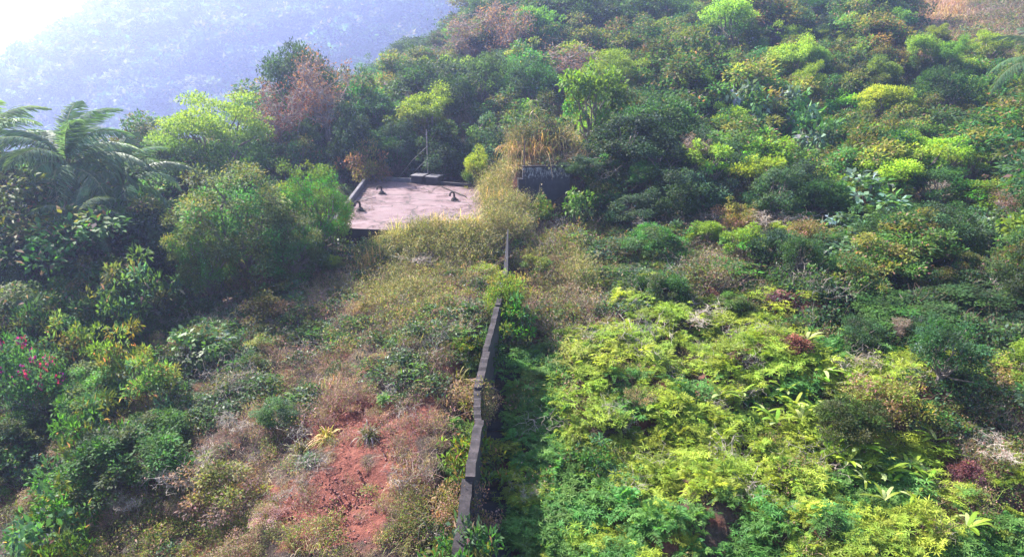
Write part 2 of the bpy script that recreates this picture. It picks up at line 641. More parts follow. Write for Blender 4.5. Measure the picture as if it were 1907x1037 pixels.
# pole behind the blocks
p = at_z(794, 343, SLAB_Z) + np.array([0, 1.25, 0])
pole = link('metal_pole', None, loc=p)
dd = p[1] * cP - p[2] * sP
g = Geo(); tube(g, [(0, 0, -1.4), (0, 0, 1.2), (.01, 0, 2.6), (.03, 0, 3.9)], [.045, .045, .042, .04], (.28, .24, .26), 0, 8)
link('mast', g.mesh('mast', [M['bark']]), pole)
g = Geo(); tube(g, [(0, 0, 2.6), (-1.2, .3, 1.5), (-2.6, .6, -.2)], [.014] * 3, (.4, .38, .4), 0, 4)
tube(g, [(0, 0, 1.7), (-.9, .2, .8), (-2.0, .4, -.3)], [.012] * 3, (.4, .38, .4), 0, 4)
link('guy_wire', g.mesh('guy_wire', [M['bark']]), pole)
tag(pole, 'thin upright pole rising behind the two concrete blocks with wires to its left', 'pole')

# gooseneck air vents on the roof
VENTS = [(671, 393, .95, 'nearest gooseneck vent, dark, at the left front of the pink roof slab'),
         (711, 361, .85, 'dark gooseneck vent at the back left of the pink roof slab'),
         (846, 373, .85, 'dark gooseneck vent at the right of the pink roof slab near the long crack')]
me_pipe = me_base = me_cap = None
for px, py, sc, lab in VENTS:
    if me_pipe is None:
        g = Geo()
        t = np.linspace(0, math.pi * 1.05, 10)
        pts = [(0, 0, 0.02), (0, 0, .2), (0, 0, .42)] + [(-.15 + .15 * math.cos(a), -.02 * i_, .42 + .15 * math.sin(a)) for i_, a in enumerate(t)][1:]
        tube(g, pts, [.07, .07, .068] + [.062] * 9, (1, 1, 1), 0, 10)
        me_pipe = g.mesh('vent_pipe', [M['metal']], True)
        g = Geo()
        tube(g, [(0, 0, 0), (0, 0, .14), (0, 0, .2), (0, 0, .201)], [.19, .17, .11, .01], (1, 1, 1), 0, 12)
        box(g, (.02, 0, .03), (.5, .44, .06))
        me_base = g.mesh('vent_base', [M['metal']])
        g = Geo()
        tube(g, [(-.30, -.16, .40), (-.305, -.16, .33), (-.305, -.16, .331)], [.078, .085, .01], (1, 1, 1), 0, 10)
        me_cap = g.mesh('vent_mouth', [M['metal']])
    p = at_z(px, py, SLAB_Z)
    v = link('vent_pipe', None, loc=p + np.array([0, 0, .02]))
    v.rotation_euler = (0, 0, R(8)); v.scale = (sc * 1.15,) * 3
    link('pipe', me_pipe, v); link('base', me_base, v); link('mouth', me_cap, v)
    tag(v, lab, 'vent', 'gooseneck vents on the tank roof')

# a thin rod and an old hose lying on the slab
g = Geo()
a, b = at_z(823, 348, SLAB_Z + .06), at_z(868, 366, SLAB_Z + .06)
tube(g, [a, (a + b) / 2, b], [.04] * 3, (1, 1, 1), 0, 6)
tag(link('iron_rod', g.mesh('iron_rod', [M['metal']])), 'long dark iron rod lying on the slab right of the blocks', 'rod')
g = Geo()
hp = [at_z(x_, y_, SLAB_Z + .05) for x_, y_ in ((646, 379), (655, 379), (664, 377), (675, 374), (686, 371), (700, 368))]
tube(g, hp, [.02] * 6, (1, 1, 1), 0, 5)
tag(link('cable', g.mesh('cable', [M['metal']])), 'thin dark cable curving across the slab beside the left parapet', 'cable')

# ---------------------------------------------------------------- stained retaining wall on the right
WT = height(2.0, 45.2) + .15
a = at_y(974, 314, 43.9); b = at_y(1058, 322, 44.3)
zt = a[2]
rw = link('retaining_wall', None, loc=(a[0], a[1], zt - 2.6))
Lw = 3.05
ang = math.atan2(.9, Lw)
g = Geo(); box(g, (Lw / 2, .16, 1.2), (Lw, .32, 2.9))
def lichen_mat():
    m, nt, out = new_mat('lichen_streaked_concrete')
    tc = node(nt, 'ShaderNodeTexCoord')
    mp = node(nt, 'ShaderNodeMapping'); mp.inputs['Scale'].default_value = (1, 1, .55)
    nt.links.new(tc.outputs['Object'], mp.inputs[0])
    a_ = noise(nt, mp.outputs[0], 6, 9, .8)
    sp = node(nt, 'ShaderNodeSeparateXYZ'); nt.links.new(tc.outputs['Object'], sp.inputs[0])
    band = ramp(nt, sp.outputs['Z'], [(0, (0, 0, 0)), (.99, (0, 0, 0)), (1, (0, 0, 0))])
    mr = node(nt, 'ShaderNodeMapRange'); nt.links.new(sp.outputs['Z'], mr.inputs[0])
    mr.inputs[1].default_value = 1.45; mr.inputs[2].default_value = 2.1; mr.inputs[3].default_value = -.16; mr.inputs[4].default_value = .02
    ad = node(nt, 'ShaderNodeMath', operation='ADD'); nt.links.new(a_, ad.inputs[0]); nt.links.new(mr.outputs[0], ad.inputs[1])
    f = ramp(nt, ad.outputs[0], [(.50, (0, 0, 0)), (.60, (1, 1, 1))])
    b_ = noise(nt, tc.outputs['Object'], 2.2, 6, .7)
    c = mix(nt, f, ramp(nt, b_, [(.3, (.018, .018, .028)), (.6, (.045, .045, .062)), (.8, (.08, .075, .09))]), (.32, .32, .36))
    p = node(nt, 'ShaderNodeBsdfPrincipled'); nt.links.new(c, p.inputs['Base Color']); p.inputs['Roughness'].default_value = .9
    nt.links.new(p.outputs[0], out.inputs[0])
    return m


o = link('wall', g.mesh('retaining_face', [lichen_mat()]), rw)
g = Geo(); box(g, (Lw / 2, .16, 2.70), (Lw + .08, .40, .09))
o2 = link('coping', g.mesh('retaining_coping', [M['cope']]), rw); bevel(o2, .02)
g = Geo(); box(g, (-.16, .9, .85), (.3, 2.1, 2.2))
o = link('end_wall', g.mesh('retaining_end', [M['mould']]), rw)
rw.rotation_euler = (0, 0, ang * .5)
tag(rw, 'dark retaining wall streaked with white lichen below the golden grass', 'retaining wall')

g = Geo()
pp = at_y(976, 312, 43.95)
tube(g, [(0, 0, -.5), (0, 0, .6), (.03, 0, 1.7)], [.045, .04, .035], (.16, .10, .09), 0, 6)
tag(link('iron_post', g.mesh('iron_post', [M['bark']]), None, tuple(pp)), 'thin rusty post standing at the left end of the stained retaining wall', 'post')

# ---------------------------------------------------------------- boundary wall running down the slope
bw = link('boundary_wall', None, loc=(0, 0, 0))
tag(bw, 'long dark boundary wall with worn coping running straight down the slope', 'wall')
SEG = [((846, 1085), (871, 892), .33, 2.6), ((874, 888), (892, 782), .30, 2.75), ((889, 782), (888, 722), .24, 2.7),
       ((890, 720), (905, 655), .28, 2.8), ((905, 653), (925, 570), .22, 2.7), ((928, 568), (940, 505), .22, 2.2)]
WX, WY = [], []
for (pa, pb, w_, hh) in SEG:
    A_, B_ = hit(*pa, off=hh), hit(*pb, off=hh)
    d = unit(B_ - A_); d2 = unit(np.array([d[0], d[1], 0])); n = np.array([d2[1], -d2[0], 0])
    WX += [A_[0], B_[0]]; WY += [A_[1], B_[1]]
    lowA, lowB = A_.copy(), B_.copy()
    lowA[2] = height(A_[0], A_[1]) - .6; lowB[2] = height(B_[0], B_[1]) - .6
    g = Geo()
    t_ = np.array([0, 0, .07])
    ww = w_ - .05
    prism(g, [lowA - n * ww / 2, lowA + n * ww / 2, lowB + n * ww / 2, lowB - n * ww / 2],
          [A_ - n * ww / 2 - t_, A_ + n * ww / 2 - t_, B_ + n * ww / 2 - t_, B_ - n * ww / 2 - t_])
    link('wall_panel', g.mesh('wall_panel', [M['mould']]), bw)
    g = Geo()
    nn = 14
    tt = np.linspace(0, 1, nn)
    cps = A_[None] + (B_ - A_)[None] * tt[:, None] + n[None] * (fbm(tt * 5 + pa[0], tt * 3 + 7)[:, None] - .5) * .09
    for k in range(nn - 1):
        c0, c1 = cps[k], cps[k + 1]
        e0 = .03 * math.sin(k * 2.3 + pa[1]); e1 = .03 * math.sin((k + 1) * 2.3 + pa[1])
        z_ = np.array([0, 0, 1.0])
        prism(g, [c0 - n * w_ / 2 - t_, c0 + n * w_ / 2 - t_, c1 + n * w_ / 2 - t_, c1 - n * w_ / 2 - t_],
              [c0 - n * w_ / 2 + z_ * e0, c0 + n * w_ / 2 + z_ * e0, c1 + n * w_ / 2 + z_ * e1, c1 - n * w_ / 2 + z_ * e1])
    link('coping', g.mesh('wall_coping', [M['cope']]), bw)
# the broken upper end: a jagged upright remnant
A_, B_ = hit(941, 520, off=.9), hit(946, 462, off=.5)
g = Geo()
lowA, lowB = A_.copy(), B_.copy()
lowA[2] = height(A_[0], A_[1]) - .5; lowB[2] = height(B_[0], B_[1]) - .5
topA, topB = A_ + np.array([0, 0, .1]), B_ + np.array([0, 0, 1.1])
wv = np.array([.13, 0, 0])
prism(g, [lowA - wv, lowA + wv, lowB + wv, lowB - wv], [topA - wv, topA + wv, topB + wv * .2, topB - wv * .2])
link('broken_end', g.mesh('wall_broken_end', [M['mould']]), bw)

# concrete steps beside the wall, in its shade
st = link('garden_steps', None)
tag(st, 'dark concrete steps climbing beside the long boundary wall in its shade', 'steps')
yy = 12.2
while yy < 31.5:
    A_ = hit(CX, proj(0, yy, float(height(0, yy)))[1])
    x0 = float(np.interp(yy, WY, WX)) + .13
    zg = float(height(x0 + .5, yy)) + .12
    g = Geo()
    box(g, (x0 + .62, yy + .42, zg - .25), (1.2, .8, .5))
    o = link('step', g.mesh('step', [M['mould']]), st); bevel(o, .015)
    yy += .84

# ================================================================ plants
GREEN = np.array([.065, .15, .035]); DARK = np.array([.045, .095, .035]); BLUE = np.array([.055, .11, .065])
OLIVE = np.array([.15, .165, .045]); LIME = np.array([.24, .36, .045]); FERN = np.array([.26, .35, .048])
BROWN = np.array([.27, .165, .13]); STRAW = np.array([.50, .40, .22]); PALE = np.array([.32, .27, .23])
SILVER = np.array([.20, .26, .20]); PINKB = np.array([.34, .20, .20]); BARK = np.array([.20, .16, .14])


def crown(rng, rx, rz, base, ncl, rcl, per, lL, lW, cols, flat=.75, tipcol=None, hollow=.55, limbs=True, droop=.25, dead=0.0, lobes=0):
    """A crown of leaf clumps on limbs: cluster centres through a lumpy dome, each a shell of single leaves. Returns (crown, trunk) geometry."""
    g, t = Geo(), Geo()
    cs = []
    lob = [(rdir(rng, 1)[0] * np.array([.6, .6, .35]) * np.array([rx, rx, rz]), rng.uniform(.42, .62)) for _ in range(lobes)]
    while len(cs) < ncl:
        d = rdir(rng, 1)[0]
        if d[2] < -.35: continue
        r = rng.uniform(hollow, 1) ** .6
        if lob:
            c0, s0 = lob[rng.integers(len(lob))]
            p = c0 + d * r * s0 * np.array([rx, rx, rz])
        else:
            wob = .55 + .8 * vnoise(d[0] * 2.4 + 9 + ncl, d[1] * 2.4 + d[2] * 3 + 4 + rx + per)
            p = d * r * wob * np.array([rx, rx, rz])
        cs.append(p)
    cs = np.array(cs) + np.array([0, 0, base + rz * .35])
    top = cs[:, 2].max()
    for k, c in enumerate(cs):
        rc = rcl * rng.choice([.5, .7, .9, 1.15, 1.4]); c = c + (rdir(rng, 1)[0] * rcl * 1.6 if rng.random() < .12 else 0)
        n = int(per * (rc / rcl) ** 2)
        u = rdir(rng, n)
        u[:, 2] = np.abs(u[:, 2]) * rng.choice([1, 1, 1, -.5], n)
        P = c + u * rc * rng.uniform(.35, 1.0, (n, 1)) * np.array([1, 1, flat])
        D = u + rdir(rng, n) * .8 + np.array([0, 0, -droop])
        Nn = np.array([0, 0, 1.0]) + rdir(rng, n) * .7 + u * .4
        ci = cols[rng.integers(len(cols))] * rng.uniform(.7, 1.45) * (1 + rng.normal(size=3) * .08)
        col = jit(rng, ci, n, .28, .12)
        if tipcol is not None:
            sunny = sstep((P[:, 2:3] - (base + rz * .45)) / (rz * .6)) * (rng.random((n, 1)) < .85)  # sunlit crown tops painted in: leaf colour shifts to tipcol with height
            col = col * (1 - sunny) + jit(rng, tipcol, n, .2, .1) * sunny
        if dead:
            m = rng.random(n) < dead
            col[m] = jit(rng, BROWN, int(m.sum()), .4, .2)
        s = rng.uniform(.7, 1.3, n)
        leaves(g, P, D, Nn, lL * s, lW * s, col)
    if limbs:
        hb = base * .55
        tube(t, curve_pts((0, 0, -.8), (0, 0, hb + rz * .1), rng, 6, .05), np.linspace(.055, .035, 6) * (rx + rz), BARK, 0, 7)
        for c in cs[rng.permutation(len(cs))[:min(26, len(cs))]]:
            a = np.array([0, 0, hb * rng.uniform(.5, 1.0)])
            tube(t, curve_pts(a, c, rng, 6, .12, .05), np.linspace(.020, .006, 6) * (rx + rz), BARK * rng.uniform(.7, 1.3), 0, 5)
    else:
        for c in cs[:12]:
            tube(t, curve_pts((0, 0, -.3), c, rng, 5, .12), np.linspace(.022, .006, 5) * rx, BARK, 0, 4)
    return g, t


def twigs(rng, h, spread, n1=10, n2=9, n3=5, col=BARK * 1.4, leafn=0, leafc=BROWN, lean=0.0, lL=.12):
    """Bare branching: stems, branches, twigs, with a few dead leaves."""
    g, t = Geo(), Geo()
    tube(t, curve_pts((0, 0, -.6), (lean, 0, h * .45), rng, 6, .08), np.linspace(.028, .018, 6) * h * .8, col, 0, 6)
    ends = []
    for _ in range(n1):
        a = np.array([lean * .8, 0, h * rng.uniform(.1, .45)])
        an = rng.uniform(0, 6.28); r = spread * rng.uniform(.4, 1)
        b = np.array([math.cos(an) * r + lean, math.sin(an) * r, h * rng.uniform(.55, 1.0) * (1 - .2 * (r / spread) ** 2)])
        p = curve_pts(a, b, rng, 7, .16, .05)
        tube(t, p, np.linspace(.011, .004, 7) * h * .8, col * rng.uniform(.8, 1.25), 0, 5)
        for _ in range(n2):
            k = rng.integers(2, 7); q = p[k]
            d = rdir(rng, 1)[0]; d[2] = abs(d[2]) * .7 + .1
            e = q + d * spread * rng.uniform(.2, .5)
            pp = curve_pts(q, e, rng, 4, .2)
            tube(g, pp, np.linspace(.005, .002, 4) * h * .8, col * rng.uniform(.8, 1.4), 1, 3)
            for _ in range(n3):
                q2 = pp[rng.integers(1, 4)]
                e2 = q2 + rdir(rng, 1)[0] * spread * rng.uniform(.08, .25)
                tube(g, curve_pts(q2, e2, rng, 3, .2), np.array([.003, .0025, .0015]) * h * .8, col * rng.uniform(.8, 1.5), 1, 3)
                ends.append(e2)
    ends = np.array(ends)
    if leafn:
        P = ends[rng.integers(len(ends), size=leafn)] + rng.normal(size=(leafn, 3)) * .13
        leaves(g, P, rdir(rng, leafn) + np.array([0, 0, -.5]), rdir(rng, leafn), lL * rng.uniform(.5, 1.3, leafn), lL * .5, jit(rng, leafc, leafn, .4, .2))
    return g, t


def frond(rng, L=4.6, npin=46, col=BLUE * 1.3, arch=1.0, lp=.85):
    """One feather frond lying along +X, arching down, with two rows of hanging leaflets."""
    g = Geo()
    t = np.linspace(0, 1, 12)
    x = L * (t - .18 * arch * t ** 3); z = L * (.42 * t - .72 * arch * t ** 2.2)
    pts = np.stack([x, np.zeros(12), z], 1)
    tube(g, pts, np.linspace(.045, .008, 12), np.array([.22, .22, .10]), 1, 5)
    tt = np.linspace(.12, .99, npin)
    P = np.stack([np.interp(tt, t, x), np.zeros(npin), np.interp(tt, t, z)], 1)
    T = unit(np.stack([np.gradient(P[:, 0]), np.zeros(npin), np.gradient(P[:, 2])], 1))
    for s in (-1, 1):
        D = T * .55 + np.array([0, s, 0]) * .9 + np.array([0, 0, .12]) + rng.normal(size=(npin, 3)) * .13
        Lp = lp * np.sin(np.pi * np.clip(tt * .85 + .12, 0, 1)) * rng.uniform(.8, 1.15, npin)
        strips(g, P, D, Lp, .065, rng.uniform(.4, 1.0, npin), 4, jit(rng, col, npin, .25, .1), 0, .6)
    return g


def blades(rng, n, L, W, col, spread=.45, r=.15, droop=(.3, .9), nseg=4, dry=0.0, drycol=STRAW):
    g = Geo()
    P = np.concatenate([rng.normal(size=(n, 2)) * r, np.full((n, 1), -.05)], 1)
    an = rng.uniform(0, 6.28, n); s = np.abs(rng.normal(size=n)) * spread
    D = np.stack([np.cos(an) * s, np.sin(an) * s, np.ones(n)], 1)
    c = jit(rng, col, n, .3, .12)
    m = rng.random(n) < dry
    c[m] = jit(rng, drycol, int(m.sum()), .3, .12)
    strips(g, P, D, L * rng.uniform(.5, 1.2, n), W, rng.uniform(*droop, n), nseg, c, 0, .5)
    return g


def fern(rng, n=11, L=.75, col=FERN, bright=1.0):
    """A clump of feathery fronds, each a rib with paired pinnae."""
    g = Geo()
    for k in range(n):
        an = rng.uniform(0, 6.28); el = rng.uniform(.25, 1.3)
        d0 = np.array([math.cos(an) * math.cos(el), math.sin(an) * math.cos(el), math.sin(el)])
        l = L * rng.uniform(.6, 1.2)
        m = 16
        tt = np.linspace(.15, 1, m)[:, None]
        P = rng.normal(size=3) * np.array([.12, .12, .03]) + d0 * l * tt + np.array([0, 0, -1]) * .55 * l * tt ** 2.2 + np.array([0, 0, .1])
        T = unit(np.gradient(P, axis=0))
        side = unit(np.cross(T, np.array([0, 0, 1.0])))
        c = jit(rng, col * rng.uniform(.75, 1.25), m, .15, .08)
        for s in (-1, 1):
            lp = (.30 * l * (1.05 - tt[:, 0]) + .04) * rng.uniform(.7, 1.2, m)
            leaves(g, P, side * s + T * .55 + rng.normal(size=(m, 3)) * .15, np.cross(T, side) * -1 + rng.normal(size=(m, 3)) * .25, lp, .034 * l / .75 + .012, c)
    return g


def star_tuft(rng, n=60, L=.35, col=FERN):
    """Wiry climbing fern: little stars of narrow leaves at several heights."""
    g = Geo()
    for k in range(n):
        c = rng.normal(size=3) * np.array([.30, .30, .10]) + np.array([0, 0, .28])
        m = 7
        an = rng.uniform(0, 6.28) + np.arange(m) * 6.28 / m
        D = np.stack([np.cos(an), np.sin(an), rng.uniform(-.35, .35, m)], 1)
        leaves(g, np.repeat(c[None], m, 0), D, np.array([0, 0, 1.0]) + rng.normal(size=(m, 3)) * .3, L * rng.uniform(.35, .6, m), .045, jit(rng, col * rng.uniform(.7, 1.3), m, .12, .06))
    return g


def patch(rng, n=220, r=.55, h=.45, lL=.12, lW=.07, cols=(GREEN,), stems=14, stemc=BROWN, up=.2):
    g = Geo()
    P = rng.normal(size=(n, 3)) * np.array([r * .55, r * .55, 0]); P[:, 2] = rng.uniform(.05, 1, n) ** .7 * h * (1.1 - .5 * np.linalg.norm(P[:, :2], axis=1) / r)
    cols = np.array(cols)
    cl = cols[rng.integers(len(cols), size=n)]
    s = rng.uniform(.6, 1.35, n)
    D = rdir(rng, n); D[:, 2] = D[:, 2] * .5 + up
    leaves(g, P, D, np.array([0, 0, 1.0]) + rdir(rng, n) * .7, lL * s, lW * s, jit(rng, cl, n, .3, .12))
    for _ in range(stems):
        a = np.append(rng.normal(size=2) * r * .3, -.05)
        b = a + np.append(rng.normal(size=2) * r * .5, h * rng.uniform(.7, 1.4))
        tube(g, curve_pts(a, b, rng, 4, .15), [.008, .006, .005, .003], np.asarray(stemc) * rng.uniform(.6, 1.5), 1, 3)
    return g


def scrub(rng, n=70, h=.6, col=(BROWN * 1.3, PINKB * 1.25, OLIVE * 1.5), leafn=110, ll=.07):
    """Dry wiry scrub: fine stems with sparse small leaves and seed heads."""
    g = Geo()
    col = np.array(col)
    tips = []
    for _ in range(n):
        a = np.append(rng.normal(size=2) * .25, -.05)
        d = np.append(rng.normal(size=2) * .55, 1.0)
        b = a + d * h * rng.uniform(.5, 1.1)
        p = curve_pts(a, b, rng, 4, .18)
        tube(g, p, [.006, .005, .004, .002], col[rng.integers(len(col))] * rng.uniform(.7, 1.6), 1, 3)
        tips += [p[2], p[3], p[3]]
    tips = np.array(tips)
    P = tips[rng.integers(len(tips), size=leafn)] + rng.normal(size=(leafn, 3)) * .05
    cl = col[rng.integers(len(col), size=leafn)]
    leaves(g, P, rdir(rng, leafn), rdir(rng, leafn) + np.array([0, 0, .8]), ll * rng.uniform(.6, 1.5, leafn), ll * .45, jit(rng, cl, leafn, .35, .15))
    return g


def tangle(rng, n=16, L=1.3, col=PALE):
    g = Geo()
    for _ in range(n):
        a = np.append(rng.normal(size=2) * .3, rng.uniform(-.1, .35)); d = rdir(rng, 1)[0]; d[2] = abs(d[2]) * .7 + .15
        b = a + d * L * rng.uniform(.4, 1)
        p = curve_pts(a, b, rng, 7, .16, .1)
        c = np.asarray(col) * rng.uniform(.6, 1.6)
        tube(g, p, np.linspace(.013, .003, 7), c, 1, 4)
        for _ in range(4):
            q = p[rng.integers(2, 6)]; tube(g, curve_pts(q, q + rdir(rng, 1)[0] * L * .3, rng, 4, .2), [.006, .005, .004, .002], c, 1, 3)
    return g


def strap(rng, n=8, L=.9, W=.12, col=LIME * .7, pale=.2):
    g = Geo()
    an = rng.uniform(0, 6.28, n)
    D = np.stack([np.cos(an) * .8, np.sin(an) * .8, rng.uniform(.4, 1.3, n)], 1)
    c = jit(rng, col, n, .25, .1)
    m = rng.random(n) < pale
    c[m] = np.array([.36, .42, .22])
    strips(g, np.zeros((n, 3)), D, L * rng.uniform(.7, 1.2, n), W, rng.uniform(.25, .6, n), 6, c, 0, .5)
    return g


LM = lambda a='leaf': [M[a], M['bark']]
PROTO = {}      # kind -> list of (crown mesh, trunk mesh or None, height, half width)


def measure(me):
    co = np.empty(len(me.vertices) * 3, np.float32); me.vertices.foreach_get('co', co); co = co.reshape(-1, 3)
    return float(np.percentile(co[:, 2], 99.5)), float(np.percentile(np.hypot(co[:, 0], co[:, 1]), 94))


def proto(kind, gt, mat='leaf'):
    g, t = gt if isinstance(gt, tuple) else (gt, None)
    m = g.mesh(kind + '_crown', LM(mat))
    tm = t.mesh(kind + '_trunk', [M['bark']]) if t is not None else None
    h, w = measure(m)
    PROTO.setdefault(kind, []).append((m, tm, h, w))


rs = np.random.default_rng
for k in range(4):
    proto('broad', crown(rs(10 + k), 2.3, 1.9, 2.0, 60, .62, 150, .17, .085, (DARK, GREEN * .8, DARK * 1.3, GREEN), .8))
for k in range(4):
    proto('mixed', crown(rs(20 + k), 2.1, 1.7, 1.8, 52, .60, 120, .20, .10, (GREEN, GREEN * 1.2, OLIVE, DARK * 1.4), .75, None, .4, dead=.08))
for k in range(3):
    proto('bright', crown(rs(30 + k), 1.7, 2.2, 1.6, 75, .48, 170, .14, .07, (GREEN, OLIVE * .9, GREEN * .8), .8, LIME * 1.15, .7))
for k in range(2):
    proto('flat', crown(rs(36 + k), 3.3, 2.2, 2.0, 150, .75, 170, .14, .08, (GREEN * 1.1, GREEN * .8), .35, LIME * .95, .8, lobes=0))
for k in range(3):
    proto('vine', crown(rs(40 + k), 2.0, 2.1, 1.1, 70, .55, 150, .13, .10, (DARK, BLUE, BLUE * .8, GREEN * .8), .9, None, .75, droop=.6))
for k in range(3):
    proto('fine', crown(rs(50 + k), 1.5, 1.35, .6, 85, .36, 150, .12, .055, (GREEN * 1.15, GREEN * .9, OLIVE * .45 + BLUE * .5), .9, None, .5, False, droop=.1))
for k in range(2):
    proto('dome', crown(rs(150 + k), 2.6, 2.9, 1.4, 210, .52, 105, .15, .075, (GREEN * 1.1, GREEN * .9, OLIVE * .5 + BLUE * .4, OLIVE * .6), .9, None, .75, True, droop=.1))
for k in range(3):
    proto('olive', crown(rs(55 + k), 1.3, .9, .7, 38, .42, 90, .12, .05, (OLIVE, OLIVE * 1.3, OLIVE * .7, BROWN * .8), .6, None, .3, False, dead=.1))
for k in range(3):
    proto('bigleaf', crown(rs(60 + k), 1.3, 1.1, .9, 24, .45, 26, .34, .19, (GREEN, SILVER * .8, BLUE * 1.3, GREEN * 1.3), .7, None, .5, False, droop=.5), 'waxy')
for k in range(3):
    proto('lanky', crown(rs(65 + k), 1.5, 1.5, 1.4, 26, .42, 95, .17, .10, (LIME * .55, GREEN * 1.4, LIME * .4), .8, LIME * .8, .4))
for k in range(3):
    proto('dead', twigs(rs(70 + k), 5.2, 1.9, 13, 11, 6, BARK * 1.5, 2600, BROWN * .9 + OLIVE * .2), 'dry')
for k in range(2):
    proto('bare', twigs(rs(76 + k), 2.2, 1.5, 9, 9, 5, PALE * 1.3, 120, BROWN), 'dry')
for k in range(3):
    proto('scrubby', crown(rs(80 + k), 1.0, .7, .5, 34, .32, 110, .065, .03, (BROWN * 1.2, OLIVE * 1.4, PINKB * 1.2, OLIVE), .8, None, .3, False, dead=.3), 'dry')
for k in range(3):
    proto('leafy', crown(rs(84 + k), 1.1, .8, .4, 60, .24, 30, .17, .06, (GREEN * 1.0, BLUE * 1.2, GREEN * 1.3, OLIVE * .7), .5, None, .2, False, droop=.15, dead=.05))
for k in range(2):
    g = Geo()
    for hh_, ox in ((2.6, 0), (1.9, .35), (1.5, -.3)):
        tube(g, [(ox * .3, 0, -.3), (ox * .8, .05, hh_ * .5), (ox, .1, hh_)], [.035, .03, .025], BARK * 1.5, 1, 5)
        b_ = blades(rs(88 + k + int(hh_ * 10)), 26, .95, .06, LIME * .6, 1.3, .03, (.5, 1.3), 5, .12)
        g.add(np.concatenate(b_.q) + np.array([ox, .1, hh_]), np.concatenate(b_.c))
    proto('cane', g)
for k in range(3):
    proto('tallgrass', blades(rs(90 + k), 420, 1.75, .020, LIME * .45, .62, .38, (.4, 1.5), 6, .75, STRAW * .9), 'dry')
for k in range(3):
    proto('tussock', blades(rs(94 + k), 150, .8, .028, OLIVE * 1.3, .9, .08, (.4, 1.1), 5, .5, PALE * 1.3), 'dry')
for k in range(3):
    proto('strap', strap(rs(98 + k)), 'waxy')
g, t = crown(rs(120), 1.2, .8, .7, 34, .34, 60, .13, .07, (GREEN, DARK * 1.5), .8, None, .4, False)
r_ = rs(121)
for k in range(16):
    c = rdir(r_, 1)[0] * np.array([1.0, .9, .5]); c[2] = abs(c[2]) * 1 + 1.15
    n = 9
    P = c + rdir(r_, n) * .14
    leaves(g, P, rdir(r_, n), rdir(r_, n), .12, .09, jit(r_, (.30, .025, .30) if k % 3 else (.34, .03, .17), n, .2, .05))
proto('flower', (g, t))
g, t = crown(rs(125), .8, .7, .5, 26, .3, 60, .15, .06, (np.array([.15, .07, .09]), np.array([.10, .05, .06]), np.array([.17, .09, .09])), .8, None, .3, False)
proto('purple', (g, t))

# ---------------------------------------------------------------- planting individuals
ncount = {}


def plant(kind, x, y, sh, sw, name, label, cat, rng, tint=(1, 1, 1), group=None, parts=True, dz=0.0, rot=None, lean=0.0):
    v = PROTO[kind]
    me_c, me_t, h, w = v[rng.integers(len(v))]
    z = float(height(x, y)) + dz
    rot = rng.uniform(0, 6.28) if rot is None else rot
    if parts and me_t is not None:
        root = link(name, None, loc=(x, y, z))
        c = link('crown', me_c, root); t = link('trunk', me_t, root)
        c.color = (*tint, 1)
    else:
        root = link(name, me_c, None, (x, y, z)); root.color = (*tint, 1)
    root.rotation_euler = (lean * rng.uniform(-1, 1), lean * rng.uniform(-1, 1), rot)
    root.scale = (sw, sw, sh)
    tag(root, label, cat, group)
    return root


HAND = []       # (px, py) of hand-placed plants, for naming and for keeping others off


def put(kind, px, ptop, wpx, y, name, label, cat, tint=(1, 1, 1), seed=0, hmin=.9, lean=.03, group=None):
    """Plant standing at distance y whose crown top reaches the photo row ptop."""
    p = at_y(px, ptop, y)
    x = p[0]
    dd = y * cP - p[2] * sP
    v = PROTO[kind]
    rng = rs(1000 + int(px) + int(ptop) * 3 + seed)
    k = rng.integers(len(v)); me_c, me_t, h, w = v[k]
    H = max(hmin, p[2] - float(height(x, y)))
    sh = H / h; sw = wpx * dd / FPX / (2 * w)
    if 'grass' in name: sh = min(sh, 1.45)
    elif 'palm' not in name: sw = max(sw, sh / 1.7)
    HAND.append((px, ptop + .5 * H * FPX / dd, label, wpx, x, y, H))
    return plant(kind, x, y, sh, sw, name, label, cat, rs(1000 + int(px) + int(ptop) * 3 + seed), tint, group, lean=lean)


T = 'tree'
P_ = put
# skyline and upper slope, left to right
P_('flat', 372, 172, 225, 50, 'umbrella_tree', 'broad flat-topped tree with bright yellow-green crown on the ridge, right of the palm', T)
P_('dead', 515, 150, 120, 56, 'withered_tree', 'withered reddish-brown tree on the ridge between the flat-topped tree and its taller twin', T, (1.15, .85, .85))
P_('dead', 597, 98, 125, 58, 'withered_tree', 'tallest withered brown tree on the ridge with a tan leafy top', T, (1.2, 1.0, .8))
P_('broad', 558, 82, 75, 63, 'forest_tree', 'small dark round treetop peeking up behind the tallest withered tree', T)
P_('mixed', 655, 128, 120, 62, 'forest_tree', 'grey-green tree right of the tallest withered tree, against the hazy hill', T, (.9, 1, 1))
P_('vine', 650, 190, 95, 55, 'vine_covered_tree', 'cone-shaped dark tree smothered in vines, left above the tank', T)
P_('olive', 682, 262, 90, 53, 'shrub', 'round shrub with brown sides and olive top behind the tank left corner', 'shrub', (1.1, .9, .85))
P_('mixed', 742, 98, 110, 74, 'forest_tree', 'light green tree on the crest line above the pole', T, (1.1, 1.2, 1))
P_('bright', 786, 160, 115, 58, 'forest_tree', 'yellow-green topped tree standing right behind the pole', T, (.8, .85, .8))
P_('broad', 838, 140, 100, 63, 'forest_tree', 'mid-green tree right of the tree behind the pole', T)
P_('vine', 815, 238, 110, 55, 'vine_covered_tree', 'dark vine-hung tree directly behind the concrete blocks', T)
P_('vine', 735, 225, 90, 56, 'vine_covered_tree', 'dark vine-hung tree behind the back left parapet', T)
P_('broad', 905, 100, 120, 70, 'forest_tree', 'dark green tree below the two withered trees of the crest', T)
